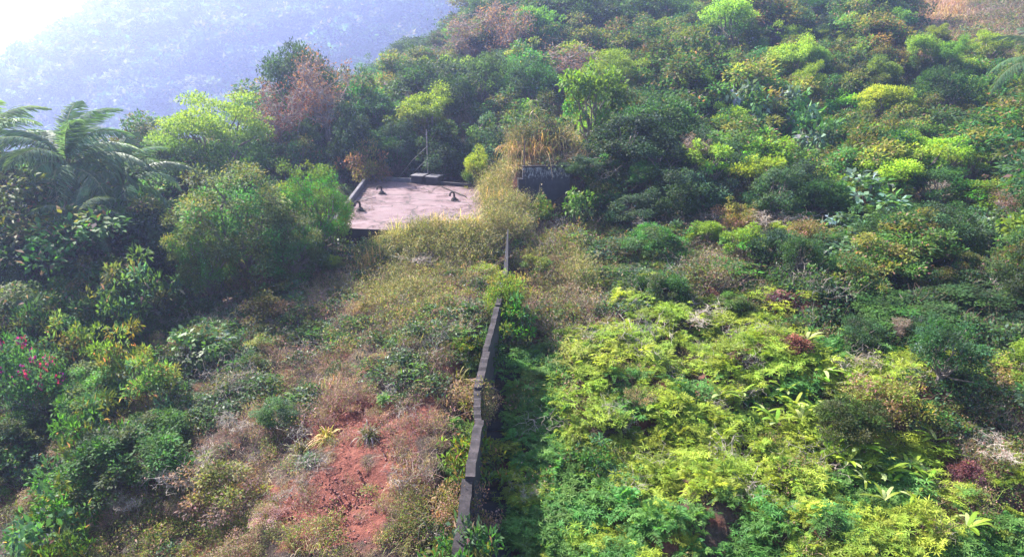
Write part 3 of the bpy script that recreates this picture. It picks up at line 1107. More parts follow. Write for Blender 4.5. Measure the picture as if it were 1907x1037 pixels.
P_('vine', 905, 215, 120, 56, 'vine_covered_tree', 'dark bluish vine mass right behind the tank roof', T)
P_('dead', 868, 28, 130, 86, 'withered_tree', 'pale brown withered tree on the crest at the top of the picture', T, (1.1, .95, 1))
P_('dead', 938, 0, 100, 84, 'withered_tree', 'straw-brown withered tree beside the pale one on the crest', T, (1.2, 1.1, .8))
P_('dead', 1070, 78, 130, 76, 'withered_tree', 'purplish-brown withered tree in the dark wood, above the lanky light tree', T, (1.1, .8, .9))
P_('bright', 1003, 14, 95, 86, 'forest_tree', 'fresh green round tree right of the crest withered trees', T, (.7, .9, .9))
P_('broad', 1105, -22, 170, 94, 'forest_tree', 'large dark tree cut by the top edge, centre', T)
P_('broad', 1225, -25, 150, 96, 'forest_tree', 'large dark tree at the top edge left of the tall bright-topped tree', T, (1, 1.05, 1))
P_('flat', 1148, 94, 95, 68, 'umbrella_tree', 'small flat-topped yellow-green tree above the lanky light tree', T)
P_('broad', 985, 110, 110, 68, 'forest_tree', 'dark tree in the shaded wood behind the cane plant', T)
P_('mixed', 1010, 175, 110, 58, 'forest_tree', 'sparse dark tree standing behind the golden grass', T, (.7, .75, .85))
P_('lanky', 1112, 118, 130, 52, 'lanky_tree', 'light green lanky tree with large leaves rising over the retaining wall', T, (1, 1.05, 1))
P_('vine', 1165, 210, 170, 47, 'vine_covered_tree', 'big dark blue-green mound of vines right of the retaining wall', T, (.95, 1, 1))
P_('vine', 1235, 250, 130, 45, 'vine_covered_tree', 'lower right shoulder of dark vines beside the big vine mound', T)
# bright-topped trees on the right-hand slope
P_('bright', 1372, 0, 125, 84, 'mushroom_topped_tree', 'tall bright-topped tree reaching the top edge, leftmost on the right slope', T, (.9, 1, 1))
P_('bright', 1478, 68, 95, 74, 'mushroom_topped_tree', 'domed tree with vivid lime top, left half of a close pair', T, (1.15, 1.05, 1), 0)
P_('bright', 1520, 76, 70, 76, 'mushroom_topped_tree', 'darker lime-topped tree, right half of a close pair', T, (.85, .95, 1), 1)
P_('bright', 1513, 116, 62, 68, 'mushroom_topped_tree', 'small lime-topped tree just below the close pair', T, (1.1, 1.05, 1))
P_('flat', 1556, 58, 70, 86, 'umbrella_tree', 'small flat pale-lime tree above right of the close pair', T, (1.15, 1, 1))
P_('bright', 1606, 82, 45, 82, 'mushroom_topped_tree', 'small round olive-topped tree left of the tall twin domes', T, (.9, .9, 1))
P_('bright', 1753, 46, 50, 86, 'mushroom_topped_tree', 'lime treetop behind the tall twin domes, beside the dry clearing', T, (1.1, 1.1, 1))
P_('bright', 1728, 66, 72, 76, 'mushroom_topped_tree', 'left one of the tall twin domed trees below the dry clearing', T, (.8, .95, 1))
P_('bright', 1774, 66, 60, 75, 'mushroom_topped_tree', 'right one of the tall twin domed trees below the dry clearing', T, (.85, .95, 1))
P_('bright', 1848, 58, 82, 80, 'mushroom_topped_tree', 'slanting lime-topped tree near the right edge above the palm', T, (1.2, 1.05, .9))
P_('bright', 1302, 120, 60, 66, 'mushroom_topped_tree', 'lone round lime-topped bush tree below the tall leftmost one', T, (1, 1, 1))
P_('bright', 1633, 160, 88, 64, 'mushroom_topped_tree', 'brightest lime dome, alone in the middle of the right slope', T, (1.3, 1.15, 1))
P_('bright', 1655, 105, 75, 72, 'mushroom_topped_tree', 'dull green domed tree above the brightest lime dome', T, (.7, .85, 1))
P_('broad', 1770, 125, 130, 66, 'forest_tree', 'dark green pyramid-shaped tree below the tall twin domes', T, (1, 1.1, 1))
P_('mixed', 1610, 118, 60, 74, 'forest_tree', 'mid-green bushy tree left of the dull green dome', T)
P_('bigleaf', 1405, 150, 90, 62, 'big_leaved_shrub', 'silvery big-leaved shrub below the tall leftmost lime-topped tree', 'shrub', (1.3, 1.3, 1.5))
P_('bigleaf', 1495, 160, 90, 62, 'big_leaved_shrub', 'silvery big-leaved shrub below the close pair of lime domes', 'shrub', (1.3, 1.3, 1.5))
P_('bigleaf', 1525, 208, 80, 56, 'big_leaved_shrub', 'dark big-leaved shrub with pale undersides left below the brightest lime dome', 'shrub', (1.1, 1.1, 1.3))
# right-hand middle
P_('lanky', 1720, 262, 120, 45, 'lanky_tree', 'sunlit yellow-green lanky tree above the large green tree on the right', T, (1.1, 1.1, 1))
P_('broad', 1745, 310, 130, 43, 'forest_tree', 'dark round tree just below the sunlit lanky tree', T, (1.1, 1.1, 1))
P_('bigleaf', 1620, 325, 150, 41, 'big_leaved_shrub', 'wide silvery-green broadleaf shrub left of the dark round tree', 'shrub', (1.1, 1.1, 1.2))
P_('lanky', 1858, 330, 120, 41, 'lanky_tree', 'bright lime spreading tree at the right edge, middle height', T, (1.25, 1.15, .9))
P_('dead', 1895, 350, 60, 38, 'withered_tree', 'reddish withered bush at the right edge below the lime spreading tree', T, (1.2, .8, .8))
P_('mixed', 1728, 398, 190, 34, 'forest_tree', 'large rounded sunlit green tree, biggest on the right side', T, (1.2, 1.25, 1))
P_('mixed', 1660, 440, 150, 33, 'forest_tree', 'green tree crowding the left flank of the biggest right-hand tree', T, (1, 1.1, 1))
P_('vine', 1845, 430, 150, 36, 'vine_covered_tree', 'dark shaded vine mass between the biggest right-hand tree and the edge', T, (.8, .8, .8))
P_('bigleaf', 1560, 440, 110, 35, 'big_leaved_shrub', 'glossy silver-green shrub left of the biggest right-hand tree', 'shrub', (1.2, 1.2, 1.5))
P_('bigleaf', 1585, 395, 90, 38, 'big_leaved_shrub', 'pale big-leaved shrub above the glossy silver-green one', 'shrub', (1.1, 1.2, 1.3))
P_('mixed', 1600, 480, 130, 31, 'forest_tree', 'mid-green bushy tree above the purple-leaved shrub', T, (1.1, 1.2, 1))
P_('broad', 1690, 550, 180, 29, 'forest_tree', 'dark green tree in shade below the biggest right-hand tree', T, (1.1, 1.1, 1))
P_('broad', 1830, 540, 170, 30, 'forest_tree', 'dark tree filling the right edge below the vine mass', T, (.9, .95, 1))
P_('vine', 1895, 610, 100, 28, 'vine_covered_tree', 'dark vine heap cut by the right edge above the rounded sunlit bush', T)
P_('olive', 1830, 715, 130, 25, 'shrub', 'rounded sunlit yellow-green bush near the right edge', 'shrub', (1.5, 1.8, .9))
P_('olive', 1885, 745, 70, 24, 'shrub', 'small sunlit bush cut by the right edge', 'shrub', (1.4, 1.8, .9))
P_('bare', 1870, 850, 120, 20.5, 'dead_bush', 'leafless pale branching bush at the lower right corner', 'dead bush', (1.2, 1, .9))
P_('bare', 1580, 680, 130, 26, 'dead_bush', 'grey leafless bush among the strap-leaved plants', 'dead bush', (1.2, 1.2, 1.2))
P_('bare', 1450, 385, 150, 40, 'dead_bush', 'spreading pinkish-grey dead branches left of the pale big-leaved shrub', 'dead bush', (1.2, 1.1, 1))
P_('bare', 1300, 380, 120, 42, 'dead_bush', 'dead branches at the foot of the dark vine shoulder', 'dead bush', (1.1, 1, 1))
P_('bare', 1290, 620, 130, 30, 'dead_bush', 'grey twiggy bush lying over the fern slope', 'dead bush', (1.1, 1.1, 1.1))
P_('bare', 800, 465, 110, 36, 'dead_bush', 'grey tangle of dead twigs left of the wall broken upper end', 'dead bush', (1.0, 1, 1.1))
P_('bare', 985, 905, 50, 19.5, 'dead_bush', 'small reddish dead bush right of the lower steps', 'dead bush', (1.4, .8, .9))
P_('purple', 1455, 572, 70, 31, 'purple_shrub', 'purple-leaved shrub on the fern slope', 'shrub')
P_('purple', 1475, 700, 60, 26, 'purple_shrub', 'reddish-brown shrub above the strap-leaved plants', 'shrub', (1.2, .9, .7))
P_('purple', 1795, 910, 60, 20, 'purple_shrub', 'crimson-leaved shrub left of the lower right dead bush', 'shrub', (1.1, .9, .9))
P_('olive', 1270, 485, 130, 36, 'shrub', 'wide yellow-green layered shrub at the top of the fern slope', 'shrub', (1.3, 1.5, .8))
P_('leafy', 1350, 520, 120, 34, 'shrub', 'green layered shrub right of the wide yellow-green one', 'shrub', (1.4, 1.6, 1))
P_('bigleaf', 1075, 350, 60, 42, 'big_leaved_shrub', 'light green leafy shrub at the right foot of the retaining wall', 'shrub', (1.3, 1.4, .9))
P_('leafy', 1010, 365, 60, 42, 'shrub', 'small bright green shrub before the retaining wall', 'shrub', (1.2, 1.3, .9))
P_('leafy', 1130, 470, 110, 38, 'shrub', 'dark blue-green low shrub right of the wall broken upper end', 'shrub', (.8, .9, 1.1))
P_('tallgrass', 1000, 236, 95, 46.2, 'tall_grass_clump', 'tallest golden grass clump on top of the retaining wall', 'grass clump', (1.35, 1.1, .85))
P_('tallgrass', 966, 258, 80, 46, 'tall_grass_clump', 'arching straw-coloured grass at the left end of the retaining wall', 'grass clump', (1.3, 1.1, 1))
P_('tallgrass', 1040, 246, 90, 47.2, 'tall_grass_clump', 'green-tinged golden grass behind the tallest clump', 'grass clump', (1.05, 1.15, .85))
P_('tallgrass', 1075, 258, 80, 46.5, 'tall_grass_clump', 'dull tan grass clump at the right end of the retaining wall', 'grass clump', (1.05, 1.0, .95))
P_('tallgrass', 985, 275, 60, 45.2, 'tall_grass_clump', 'low orange grass clump leaning over the wall coping', 'grass clump', (1.3, .95, .8))
P_('tallgrass', 925, 300, 80, 47, 'tall_grass_clump', 'light yellow-green grass between tank roof and retaining wall', 'grass clump', (1.1, 1.25, .9))
P_('tallgrass', 930, 345, 75, 43.5, 'tall_grass_clump', 'orange dry grass at the right edge of the tank roof', 'grass clump', (1.4, 1.1, .8))
P_('tallgrass', 880, 395, 90, 39, 'tall_grass_clump', 'straw grass before the right front corner of the tank', 'grass clump', (1.3, 1.15, .9))
P_('tallgrass', 815, 388, 95, 38.8, 'tall_grass_clump', 'pale grass rising over the tank front edge, centre', 'grass clump', (1.3, 1.25, .95))
P_('tallgrass', 745, 405, 85, 38.6, 'tall_grass_clump', 'greenish grass clump over the tank front edge, left of centre', 'grass clump', (1.2, 1.2, .95))
P_('tallgrass', 690, 455, 60, 36, 'tall_grass_clump', 'golden grass clump below the tank front wall', 'grass clump', (1.35, 1.1, .8))
P_('olive', 935, 512, 75, 29, 'shrub', 'feathery green shrub draped over the middle of the boundary wall', 'shrub', (1.2, 1.5, .8))
P_('leafy', 962, 545, 60, 28, 'shrub', 'low green shrub right of the boundary wall middle', 'shrub', (1.1, 1.4, .8))
P_('cane', 991, 186, 44, 48, 'cane_plant', 'cane plant with a spray of pale strap leaves above the golden grass', 'plant', (1.3, 1.4, 1.6))
P_('cane', 1018, 225, 30, 48, 'cane_plant', 'smaller cane plant beside the golden grass crest', 'plant', (1, 1.2, 1))
P_('leafy', 846, 985, 60, 15.6, 'shrub', 'grey-green shrub spilling over the lowest stretch of wall coping', 'shrub', (1.3, 1.3, 1.3), 0, .6)
P_('scrubby', 864, 905, 34, 17.4, 'dry_shrub', 'twiggy dry bush leaning on the wall by its lowest step', 'shrub', (1.1, 1.1, 1), 0, .6)
P_('leafy', 876, 802, 44, 20, 'shrub', 'leafy creeper lying over the coping below the wall kink', 'shrub', (1.4, 1.4, .9), 0, .6)
P_('scrubby', 884, 700, 40, 22.6, 'dry_shrub', 'dry bush touching the coping above the wall kink', 'shrub', (1, 1, .9), 0, .6)
P_('leafy', 902, 610, 40, 25.8, 'shrub', 'dark green bush touching the upper straight stretch of wall', 'shrub', (.9, 1, .9), 0, .6)
P_('olive', 945, 500, 60, 30.5, 'shrub', 'feathery bush just below the broken top end of the wall', 'shrub', (1.2, 1.4, .8), 0, .8)
P_('vine', 1085, 288, 85, 44.6, 'vine_covered_tree', 'dark leafy heap swallowing the right end of the retaining wall', T, (1.1, 1.1, 1))
P_('mixed', 1120, 330, 90, 43.6, 'forest_tree', 'dark green bush below the right end of the retaining wall', T, (.9, 1, 1))
P_('vine', 1170, 360, 110, 42, 'vine_covered_tree', 'lower dark blue-green mound before the big vine mound', T, (1, 1, 1.05))
P_('bright', 888, 276, 46, 51, 'shrub', 'small yellow-topped shrub at the right back corner of the tank roof', 'shrub', (1.3, 1.1, .9))
# left side
P_('dome', 440, 306, 240, 35.5, 'rounded_shrub', 'very large rounded grey-green shrub left of the tank', 'shrub', (2.1, 2.05, 2.2))
P_('dome', 583, 306, 128, 38, 'rounded_shrub', 'bright green dense rounded shrub touching the tank left edge', 'shrub', (1.6, 1.9, .85))
P_('dome', 540, 400, 130, 35, 'rounded_shrub', 'dark lower rounded shrub under the bright green one', 'shrub', (.9, 1, 1))
P_('dome', 372, 400, 120, 34, 'rounded_shrub', 'sunlit left flank of bushes beside the very large rounded shrub', 'shrub', (1.3, 1.3, .9))
P_('olive', 350, 318, 80, 46, 'shrub', 'yellowish shrub between the palm and the very large rounded shrub', 'shrub', (1.4, 1.3, .8))
P_('bright', 618, 478, 44, 36, 'shrub', 'small lime-tufted shrub below the tank front left corner', 'shrub', (1.3, 1.2, 1))
P_('vine', 250, 400, 170, 36, 'vine_covered_tree', 'dark bluish thicket in the shade between palm and rounded shrub', T, (.8, .8, .9))
P_('vine', 40, 430, 140, 34, 'vine_covered_tree', 'dark thicket at the left edge under the palm', T, (1, 1, 1))
P_('bigleaf', 60, 400, 120, 35, 'big_leaved_shrub', 'pale whorled-leaf shrub at the left edge below the palm fronds', 'shrub', (1.2, 1.2, 1.1))
P_('leafy', 230, 470, 150, 31, 'shrub', 'dark whorled-leaf shrub in shade below the dark thicket', 'shrub', (.9, 1, 1.2))
P_('leafy', 60, 545, 130, 29, 'shrub', 'dark leafy shrub at the left edge above the flowering bush', 'shrub', (.9, 1, 1.1))
P_('leafy', 120, 583, 74, 27.5, 'shrub', 'small yellow-green shrub above the magenta flowering bush', 'shrub', (1.5, 1.3, .8))
P_('leafy', 207, 603, 66, 26.5, 'shrub', 'small lime shrub right of the yellow-green one', 'shrub', (1.6, 1.4, .9))
P_('flower', 62, 655, 100, 25, 'flowering_bush', 'bush with magenta flowers near the left edge', 'flowering bush')
P_('flower', -2, 615, 40, 26, 'flowering_bush', 'magenta flowers just inside the left edge', 'flowering bush')
P_('leafy', 145, 740, 150, 22, 'shrub', 'wide mid-green whorled-leaf shrub below the flowering bush', 'shrub', (.95, 1.1, .9))
P_('leafy', 270, 655, 75, 25, 'shrub', 'pale grey-green shrub right of the flowering bush', 'shrub', (1.6, 1.5, 1.5))
P_('leafy', 65, 892, 75, 18.3, 'shrub', 'green shrub with pointed leaves above the bluish bush at lower left', 'shrub', (1.2, 1.25, .8))
P_('bigleaf', 75, 935, 110, 17.6, 'big_leaved_shrub', 'dull bluish round-leaved bush at lower left', 'shrub', (.9, .95, 1.4))
P_('leafy', 85, 990, 60, 16.6, 'shrub', 'bright green shrub at the bottom edge, lower left', 'shrub', (1.2, 1.4, .8))
P_('vine', 512, 742, 82, 22.6, 'vine_covered_stump', 'vine-covered stump with pale top beside the bare red earth', 'stump', (1.3, 1.4, 1.2))
P_('tussock', 850, 740, 95, 24, 'grass_tussock', 'large radiating grass tussock left of the boundary wall', 'grass clump', (1.1, .9, .9), 0, .8)
P_('tussock', 608, 820, 66, 21.5, 'grass_tussock', 'straw-coloured tussock on the bare red earth', 'grass clump', (1.5, 1.2, .8), 0, .6)
P_('tussock', 560, 830, 55, 21.2, 'grass_tussock', 'olive tussock left of the straw-coloured one', 'grass clump', (1, 1, .9), 0, .5)
P_('tussock', 690, 850, 55, 21.0, 'grass_tussock', 'greyish tussock right of the straw-coloured one', 'grass clump', (.8, .8, 1), 0, .5)
P_('lanky', 1000, 540, 60, 35, 'lanky_tree', 'light feathery shrub leaning over the wall right side', 'shrub', (.8, .7, .8), 0, 1.2)
P_('olive', 900, 520, 80, 34, 'shrub', 'yellow-green feathery shrub covering the upper boundary wall', 'shrub', (1.4, 1.6, .8))
P_('leafy', 860, 690, 46, 25.5, 'shrub', 'small lime-leaved plant left of the wall kink', 'shrub', (1.7, 1.7, .7), 0, .7)
P_('leafy', 820, 960, 60, 17.5, 'shrub', 'pale silvery-green plant left of the lower wall', 'shrub', (1.5, 1.5, 1.5), 0, .6)

# palms: trunk and individual fronds
fr = []
for k in range(4):
    fr.append(frond(rs(200 + k), 5.4, 74, BLUE * 1.1 + OLIVE * .2, rs(220 + k).uniform(.85, 1.15), 1.05).mesh('palm_frond', LM('waxy')))
fr_old = frond(rs(210), 4.2, 34, PALE * .9 + STRAW * .3, 1.35, .7).mesh('old_frond', LM('dry'))


def palm(px, py, y, n, sc, label, seed, dead=1, tint=(1, 1, 1)):
    rng = rs(seed)
    heart = at_y(px, py, y)
    zg = float(height(heart[0], y))
    root = link('palm_tree', None, loc=(heart[0], y, zg))
    H = max(.5, heart[2] - zg)
    g = Geo()
    k = 14
    pz = np.linspace(-.5, H, k)
    tube(g, np.stack([.15 * np.sin(pz * .4), .0 * pz, pz], 1), .17 + .03 * np.cos(np.arange(k) * 2.2), np.array([.17, .14, .12]), 0, 10)
    link('trunk', g.mesh('palm_trunk', [M['bark']]), root)
    for j in range(n):
        f_ = link('frond', fr[j % 4], root, (.15 * math.sin(H * .4), 0, H))
        f_.rotation_euler = (rng.uniform(-.25, .25), -R([62, 46, 30, 12, -4, -18][j % 6]) + rng.uniform(-.12, .12), j * 2.399 + rng.uniform(-.2, .2))
        s = sc * rng.uniform(.85, 1.1)
        f_.scale = (s, s, s); f_.color = (*tint, 1)
    for j in range(dead):
        f_ = link('frond', fr_old, root, (0, 0, H - .2))
        f_.rotation_euler = (0, R(38), rng.uniform(3.4, 6.0)); f_.scale = (sc * .8,) * 3
        f_['label'] = 'dry tan hanging frond'
    tag(root, label, 'palm')
    HAND.append((px, py, label, 200, heart[0], y, H))


palm(125, 315, 38, 26, .95, 'large feather palm with arching fronds on the left, biggest palm', 301, 2, (1.25, 1.35, 1.3))
palm(-25, 290, 40, 20, .95, 'feather palm cut by the left edge beside the biggest palm', 302, 1, (1.6, 1.6, 1.3))
palm(225, 350, 40, 14, .85, 'darker feather palm just right of and below the biggest palm', 303, 1, (1.2, 1.3, 1.3))
palm(140, 420, 34.5, 9, .55, 'small juvenile palm in front of the biggest palm', 304, 2, (1.2, 1.2, 1.4))
palm(1945, 120, 62, 14, 1.0, 'palm with drooping pale fronds at the right edge', 305, 0, (1.1, 1.2, 1.0))

# strap-leaved plants on the fern slope
SP = [(1435, 745), (1462, 735), (1480, 760), (1500, 745), (1425, 775), (1520, 770), (1545, 775), (1560, 808), (1490, 790), (1445, 795),
      (1575, 830), (1600, 845), (1540, 850), (1575, 870), (1625, 875), (1640, 890), (1660, 905), (1610, 905), (1690, 885), (1720, 885),
      (1725, 905), (1740, 830), (1690, 740), (1665, 745), (1680, 760), (1700, 935), (1645, 940), (1810, 975), (1800, 990), (1590, 640),
      (1500, 640), (1340, 745), (1380, 740), (1480, 620), (1520, 715), (1530, 700)]
for j, (px, py) in enumerate(SP):
    p = hit(px, py, .35)
    rng = rs(600 + j)
    s = rng.uniform(.85, 1.35) * (.8 if py > 900 else 1)
    side = 'upper left' if py < 780 and px < 1560 else 'right' if px > 1650 else 'middle' if px > 1530 else 'left'
    plant('strap', p[0], p[1], s, s, 'strap_leaved_plant', 'plant with long glossy pale-edged strap leaves, %s part of the fern slope' % side, 'plant', rng,
          (1.3, 1.3, 1.0), 'strap-leaved plants, %s part of the fern slope' % side, dz=.5)

# ---------------------------------------------------------------- what grows where (rows of 80 photo pixels)
GRID = ["vvvvvvvvvvvvvvvvvvvvvppo",
        "vvvvvvvvvvvvvvooooooopom",
        "vvvvvvvvvvvvooooooooovoo",
        "vvvvvvvvvvvggoovoooooooo",
        "vvvvvlllrrrggvvvooooopmm",
        "vvvvllllvgggmmmvooovvvvv",
        "vvvvllldggmlmglloovvvvvv",
        "vvvllllddmlooofffffvvvvv",
        "lllllddddlmFFfffffffffvv",
        "llllddddrddFffffffffommo",
        "lllmddmrrddFffffffffffmo",
        "llmmmmdrrmmFFFFffffFFfmf",
        "lmmmmmmmrmmFFFFFfFFFFfFF"]


def cover_at(px, py, rng):
    c = (px + rng.normal() * 26) / 79.5; r = (py + rng.normal() * 22) / 79.8
    return GRID[min(12, max(0, int(r)))][min(23, max(0, int(c)))]


def on_built(x, y, m=.0):
    if -12.5 - m < x < -1.2 + m and 39.3 - m < y < 54.5 + m:
        # inside the tank outline?
        px, py = proj(x, y, SLAB_Z)
        t = (y - FL[1]) / (BL[1] - FL[1])
        lx = FL[0] + (BL[0] - FL[0]) * t; rx = FR[0] + (BR[0] - FR[0]) * t
        if lx - .15 - m < x < rx + .1 + m and FL[1] - .5 - m < y < BL[1] + .6 + m:
            return True
    wx = float(np.interp(y, WY, WX))
    if 11 < y < 36 and wx - .16 - m < x < wx + float(np.interp(y, [12, 17, 21, 26, 30, 33], [1.1, 1.0, .9, .8, .5, .2])) + m * .5:
        return True
    if .2 - m < x < 3.9 + m and 43.2 - m < y < 44.7 + m:
        return True
    return False


def red_dip(px, py, x, y):
    return float(blob(px, py, RED) * abs(fbm(x * 1.5, y * 1.5, 3) - .5) * .9)


# ---------------------------------------------------------------- trees and shrubs one can tell apart
SPEC = {  # kind: (name, category, words)
    'broad': ('forest_tree', T, 'dark green leafy tree'), 'mixed': ('forest_tree', T, 'mid-green loose-crowned tree'),
    'vine': ('vine_covered_tree', T, 'dark vine-draped small tree'), 'bright': ('mushroom_topped_tree', T, 'small lime-topped domed tree'),
    'olive': ('olive_shrub', 'shrub', 'olive-green twiggy shrub'), 'bigleaf': ('big_leaved_shrub', 'shrub', 'big-leaved glossy shrub'),
    'lanky': ('lanky_tree', T, 'yellow-green lanky small tree'), 'dead': ('withered_tree', T, 'brown withered tree'),
    'fine': ('rounded_shrub', 'shrub', 'dense fine-leaved shrub'), 'scrubby': ('dry_shrub', 'shrub', 'brownish half-dry shrub'),
    'leafy': ('leafy_shrub', 'shrub', 'green leafy shrub'), 'bare': ('dead_bush', 'dead bush', 'leafless grey bush')}
MIX = {'v': (['broad', 'mixed', 'vine', 'olive', 'bigleaf', 'lanky', 'dead', 'bare'], [.24, .26, .14, .08, .08, .09, .06, .05]),
       'o': (['olive', 'mixed', 'bright', 'bigleaf', 'lanky', 'fine', 'vine', 'bare', 'leafy'], [.17, .25, .08, .11, .17, .05, .04, .08, .05]),
       'l': (['leafy', 'fine', 'bigleaf', 'scrubby', 'olive'], [.42, .14, .1, .16, .18]),
       'd': (['scrubby', 'olive', 'bare'], [.7, .15, .15]), 'm': (['scrubby', 'olive', 'leafy', 'bare'], [.4, .3, .2, .1]),
       'p': (['scrubby'], [1.0]), 'g': (['scrubby', 'olive'], [.5, .5]), 'f': (['leafy', 'olive', 'scrubby'], [.3, .5, .2]), 'F': (['leafy', 'olive'], [.5, .5])}
KEEP = {'v': 1, 'o': 1, 'l': .8, 'd': .3, 'm': .4, 'p': .12, 'g': .12, 'f': .07, 'F': .06, 'r': 0}
SIZE = {'broad': (3.4, 6.8), 'mixed': (3.0, 6.2), 'vine': (2.6, 5.0), 'bright': (2.6, 4.4), 'olive': (1.3, 2.3), 'bigleaf': (1.4, 2.4), 'lanky': (2.4, 4.6),
        'dead': (3.0, 4.6), 'fine': (1.5, 2.6), 'scrubby': (.8, 1.4), 'leafy': (1.0, 1.9), 'bare': (1.1, 2.0)}
rng = rs(77)
spots = []
y = 15.0
while y < 150:
    step = 1.35 + max(0, y - 20) * .028
    xl = max(-.78 * y - 3, float(np.interp(y, CREST_Y, CREST_X)) - 9)
    for x in np.arange(xl, .78 * y + 3, step):
        xx, yy_ = x + rng.uniform(-.5, .5) * step, y + rng.uniform(-.5, .5) * step
        if on_built(xx, yy_, .9): continue
        spots.append((xx, yy_))
    y += step
COLN = ['far left', 'left', 'centre left', 'centre', 'centre right', 'right', 'far right']
ROWN = ['top edge', 'upper slope', 'middle slope', 'lower slope', 'bottom edge']
hx = np.array([[h[4], h[5]] for h in HAND]); hw = np.array([h[3] for h in HAND])
taken = {}
for (x, yv) in spots:
    z = float(height(x, yv))
    px, py = proj(x, yv, z + 1.0)
    if not (-60 < px < 1967 and -140 < py < 1090): continue
    cv = cover_at(px, py, rng)
    if rng.random() > KEEP.get(cv, .5): continue
    kinds, wt = MIX[cv]
    k = kinds[rng.choice(len(kinds), p=np.array(wt) / sum(wt))]
    if yv < 45 and k in ('broad', 'dead', 'mixed') and not (cv == 'v' and (px > 1420 or px < 340)): k = 'vine' if rng.random() < .5 else 'fine'
    near = np.hypot(hx[:, 0] - x, hx[:, 1] - yv)
    j = int(near.argmin())
    if near[j] < 1.3: continue
    # keep the view to hand-placed plants, the tank and the walls open
    H = rng.uniform(*SIZE[k])
    H *= (.95 if yv < 34 else 1.0) if yv < 60 else 1.2
    if yv < 30 and cv == 'v': H *= .8
    if blob(px, py, RED) > .25 or (560 < px < 930 and 420 < py < 1037 and H > 1.1 and cv in 'mdrg'): H = min(H, .8)
    if 24 < yv < 41 and -11.5 < x < .8: H = min(H, .9)
    if -1.2 < x < 7 and 24 < yv < 44: H = min(H, .8)
    if 14 < yv < 36 and x < -1.2 and x > -5: H = min(H, .8)
    blocked = False
    for h in HAND:
        if yv < h[5] - .5 and abs(px - h[0]) < h[3] * .5 + 10:
            tp = proj(x, yv, z + H)[1]
            while tp < h[1] and H > .45:
                H *= .85; tp = proj(x, yv, z + H)[1]
    lim = np.interp(px, [0, 200, 260, 300, 430, 480, 640, 720, 740, 800, 880, 930], [270, 270, 240, 190, 185, 165, 145, 140, 112, 72, 14, -300])
    if 1690 < px < 1960 and yv > 55: lim = 74 if yv < 112 else 30
    while proj(x, yv, z + H * 1.05)[1] < lim and H > .4: H *= .88
    v = PROTO[k]; vi = v[0]
    sh = H / vi[2]; sw = sh * rng.uniform(.85, 1.25)
    tint = np.array([1.05, 1.1, .95]) if cv in 'of' else np.array([.95, .95, 1.0])
    tint = tint * rng.uniform(.85, 1.3) * (1 + rng.normal(size=3) * .04)
    nm, cat, wd = SPEC[k]
    # say where it grows by the nearest named neighbour
    jj = int(np.argmin([(px - h[0]) ** 2 + (py - h[1]) ** 2 for h in HAND]))
    hh = HAND[jj]
    dx, dy = px - hh[0], py - hh[1]
    rel = ('right of' if dx > 0 else 'left of') if abs(dx) > abs(dy) else ('below' if dy > 0 else 'above')
    size = 'low' if H < 1.2 else 'tall' if H > 3.6 else 'middling'
    key = (nm, jj, rel, size, wd)
    taken.setdefault(key, []).append((k, x, yv, sh, sw, tint, cat))
SHORT = {}
for j, h in enumerate(HAND):
    SHORT[j] = ' '.join(h[2].replace(',', '').split()[:9])
for (nm, jj, rel, size, wd), lst in taken.items():
    ref = SHORT[jj]
    while ref.split()[-1] in ('the', 'of', 'and', 'a', 'at', 'in', 'with', 'on', 'by', 'its', 'right', 'left', 'below', 'above', 'behind', 'just', 'under', 'big', 'very', 'large', 'dark', 'between', 'two', 'one', 'from', 'to', 'beside', 'close'):
        ref = ' '.join(ref.split()[:-1])
    lab = '%s %s %s %s' % (size, wd, rel, ref)
    lab = ' '.join(lab.split()[:16])
    for (k, x, yv, sh, sw, tint, cat) in lst:
        plant(k, x, yv, sh, sw, nm, lab, cat, rng, tuple(np.clip(tint, .3, 2)), lab if len(lst) > 1 else wd + 's on the hillside', dz=-.1, lean=.08)


# ---------------------------------------------------------------- ground cover: one instancing object for each sort
def cover_tree(name, protos):
    ng = bpy.data.node_groups.new(name, 'GeometryNodeTree')
    ng.interface.new_socket('Geometry', in_out='INPUT', socket_type='NodeSocketGeometry')
    ng.interface.new_socket('Geometry', in_out='OUTPUT', socket_type='NodeSocketGeometry')
    n = ng.nodes; L = ng.links
    gi = n.new('NodeGroupInput'); go = n.new('NodeGroupOutput')
    ji = n.new('GeometryNodeJoinGeometry')
    for me_ in reversed(protos):
        ob = bpy.data.objects.new(name + '_piece', me_)
        oi = n.new('GeometryNodeObjectInfo'); oi.inputs['Object'].default_value = ob
        oi.inputs['As Instance'].default_value = True
        L.new(oi.outputs['Geometry'], ji.inputs[0])
    iop = n.new('GeometryNodeInstanceOnPoints')
    m2p = n.new('GeometryNodeMeshToPoints')
    L.new(gi.outputs[0], m2p.inputs[0]); L.new(m2p.outputs[0], iop.inputs['Points'])
    L.new(ji.outputs[0], iop.inputs['Instance'])
    iop.inputs['Pick Instance'].default_value = True

    def attr(nm, typ):
        a = n.new('GeometryNodeInputNamedAttribute'); a.data_type = typ; a.inputs['Name'].default_value = nm
        return a.outputs['Attribute']
    L.new(attr('pick', 'INT'), iop.inputs['Instance Index'])
    L.new(attr('turn', 'FLOAT_VECTOR'), iop.inputs['Rotation'])
    L.new(attr('size', 'FLOAT_VECTOR'), iop.inputs['Scale'])
    L.new(iop.outputs[0], go.inputs[0])
    return ng


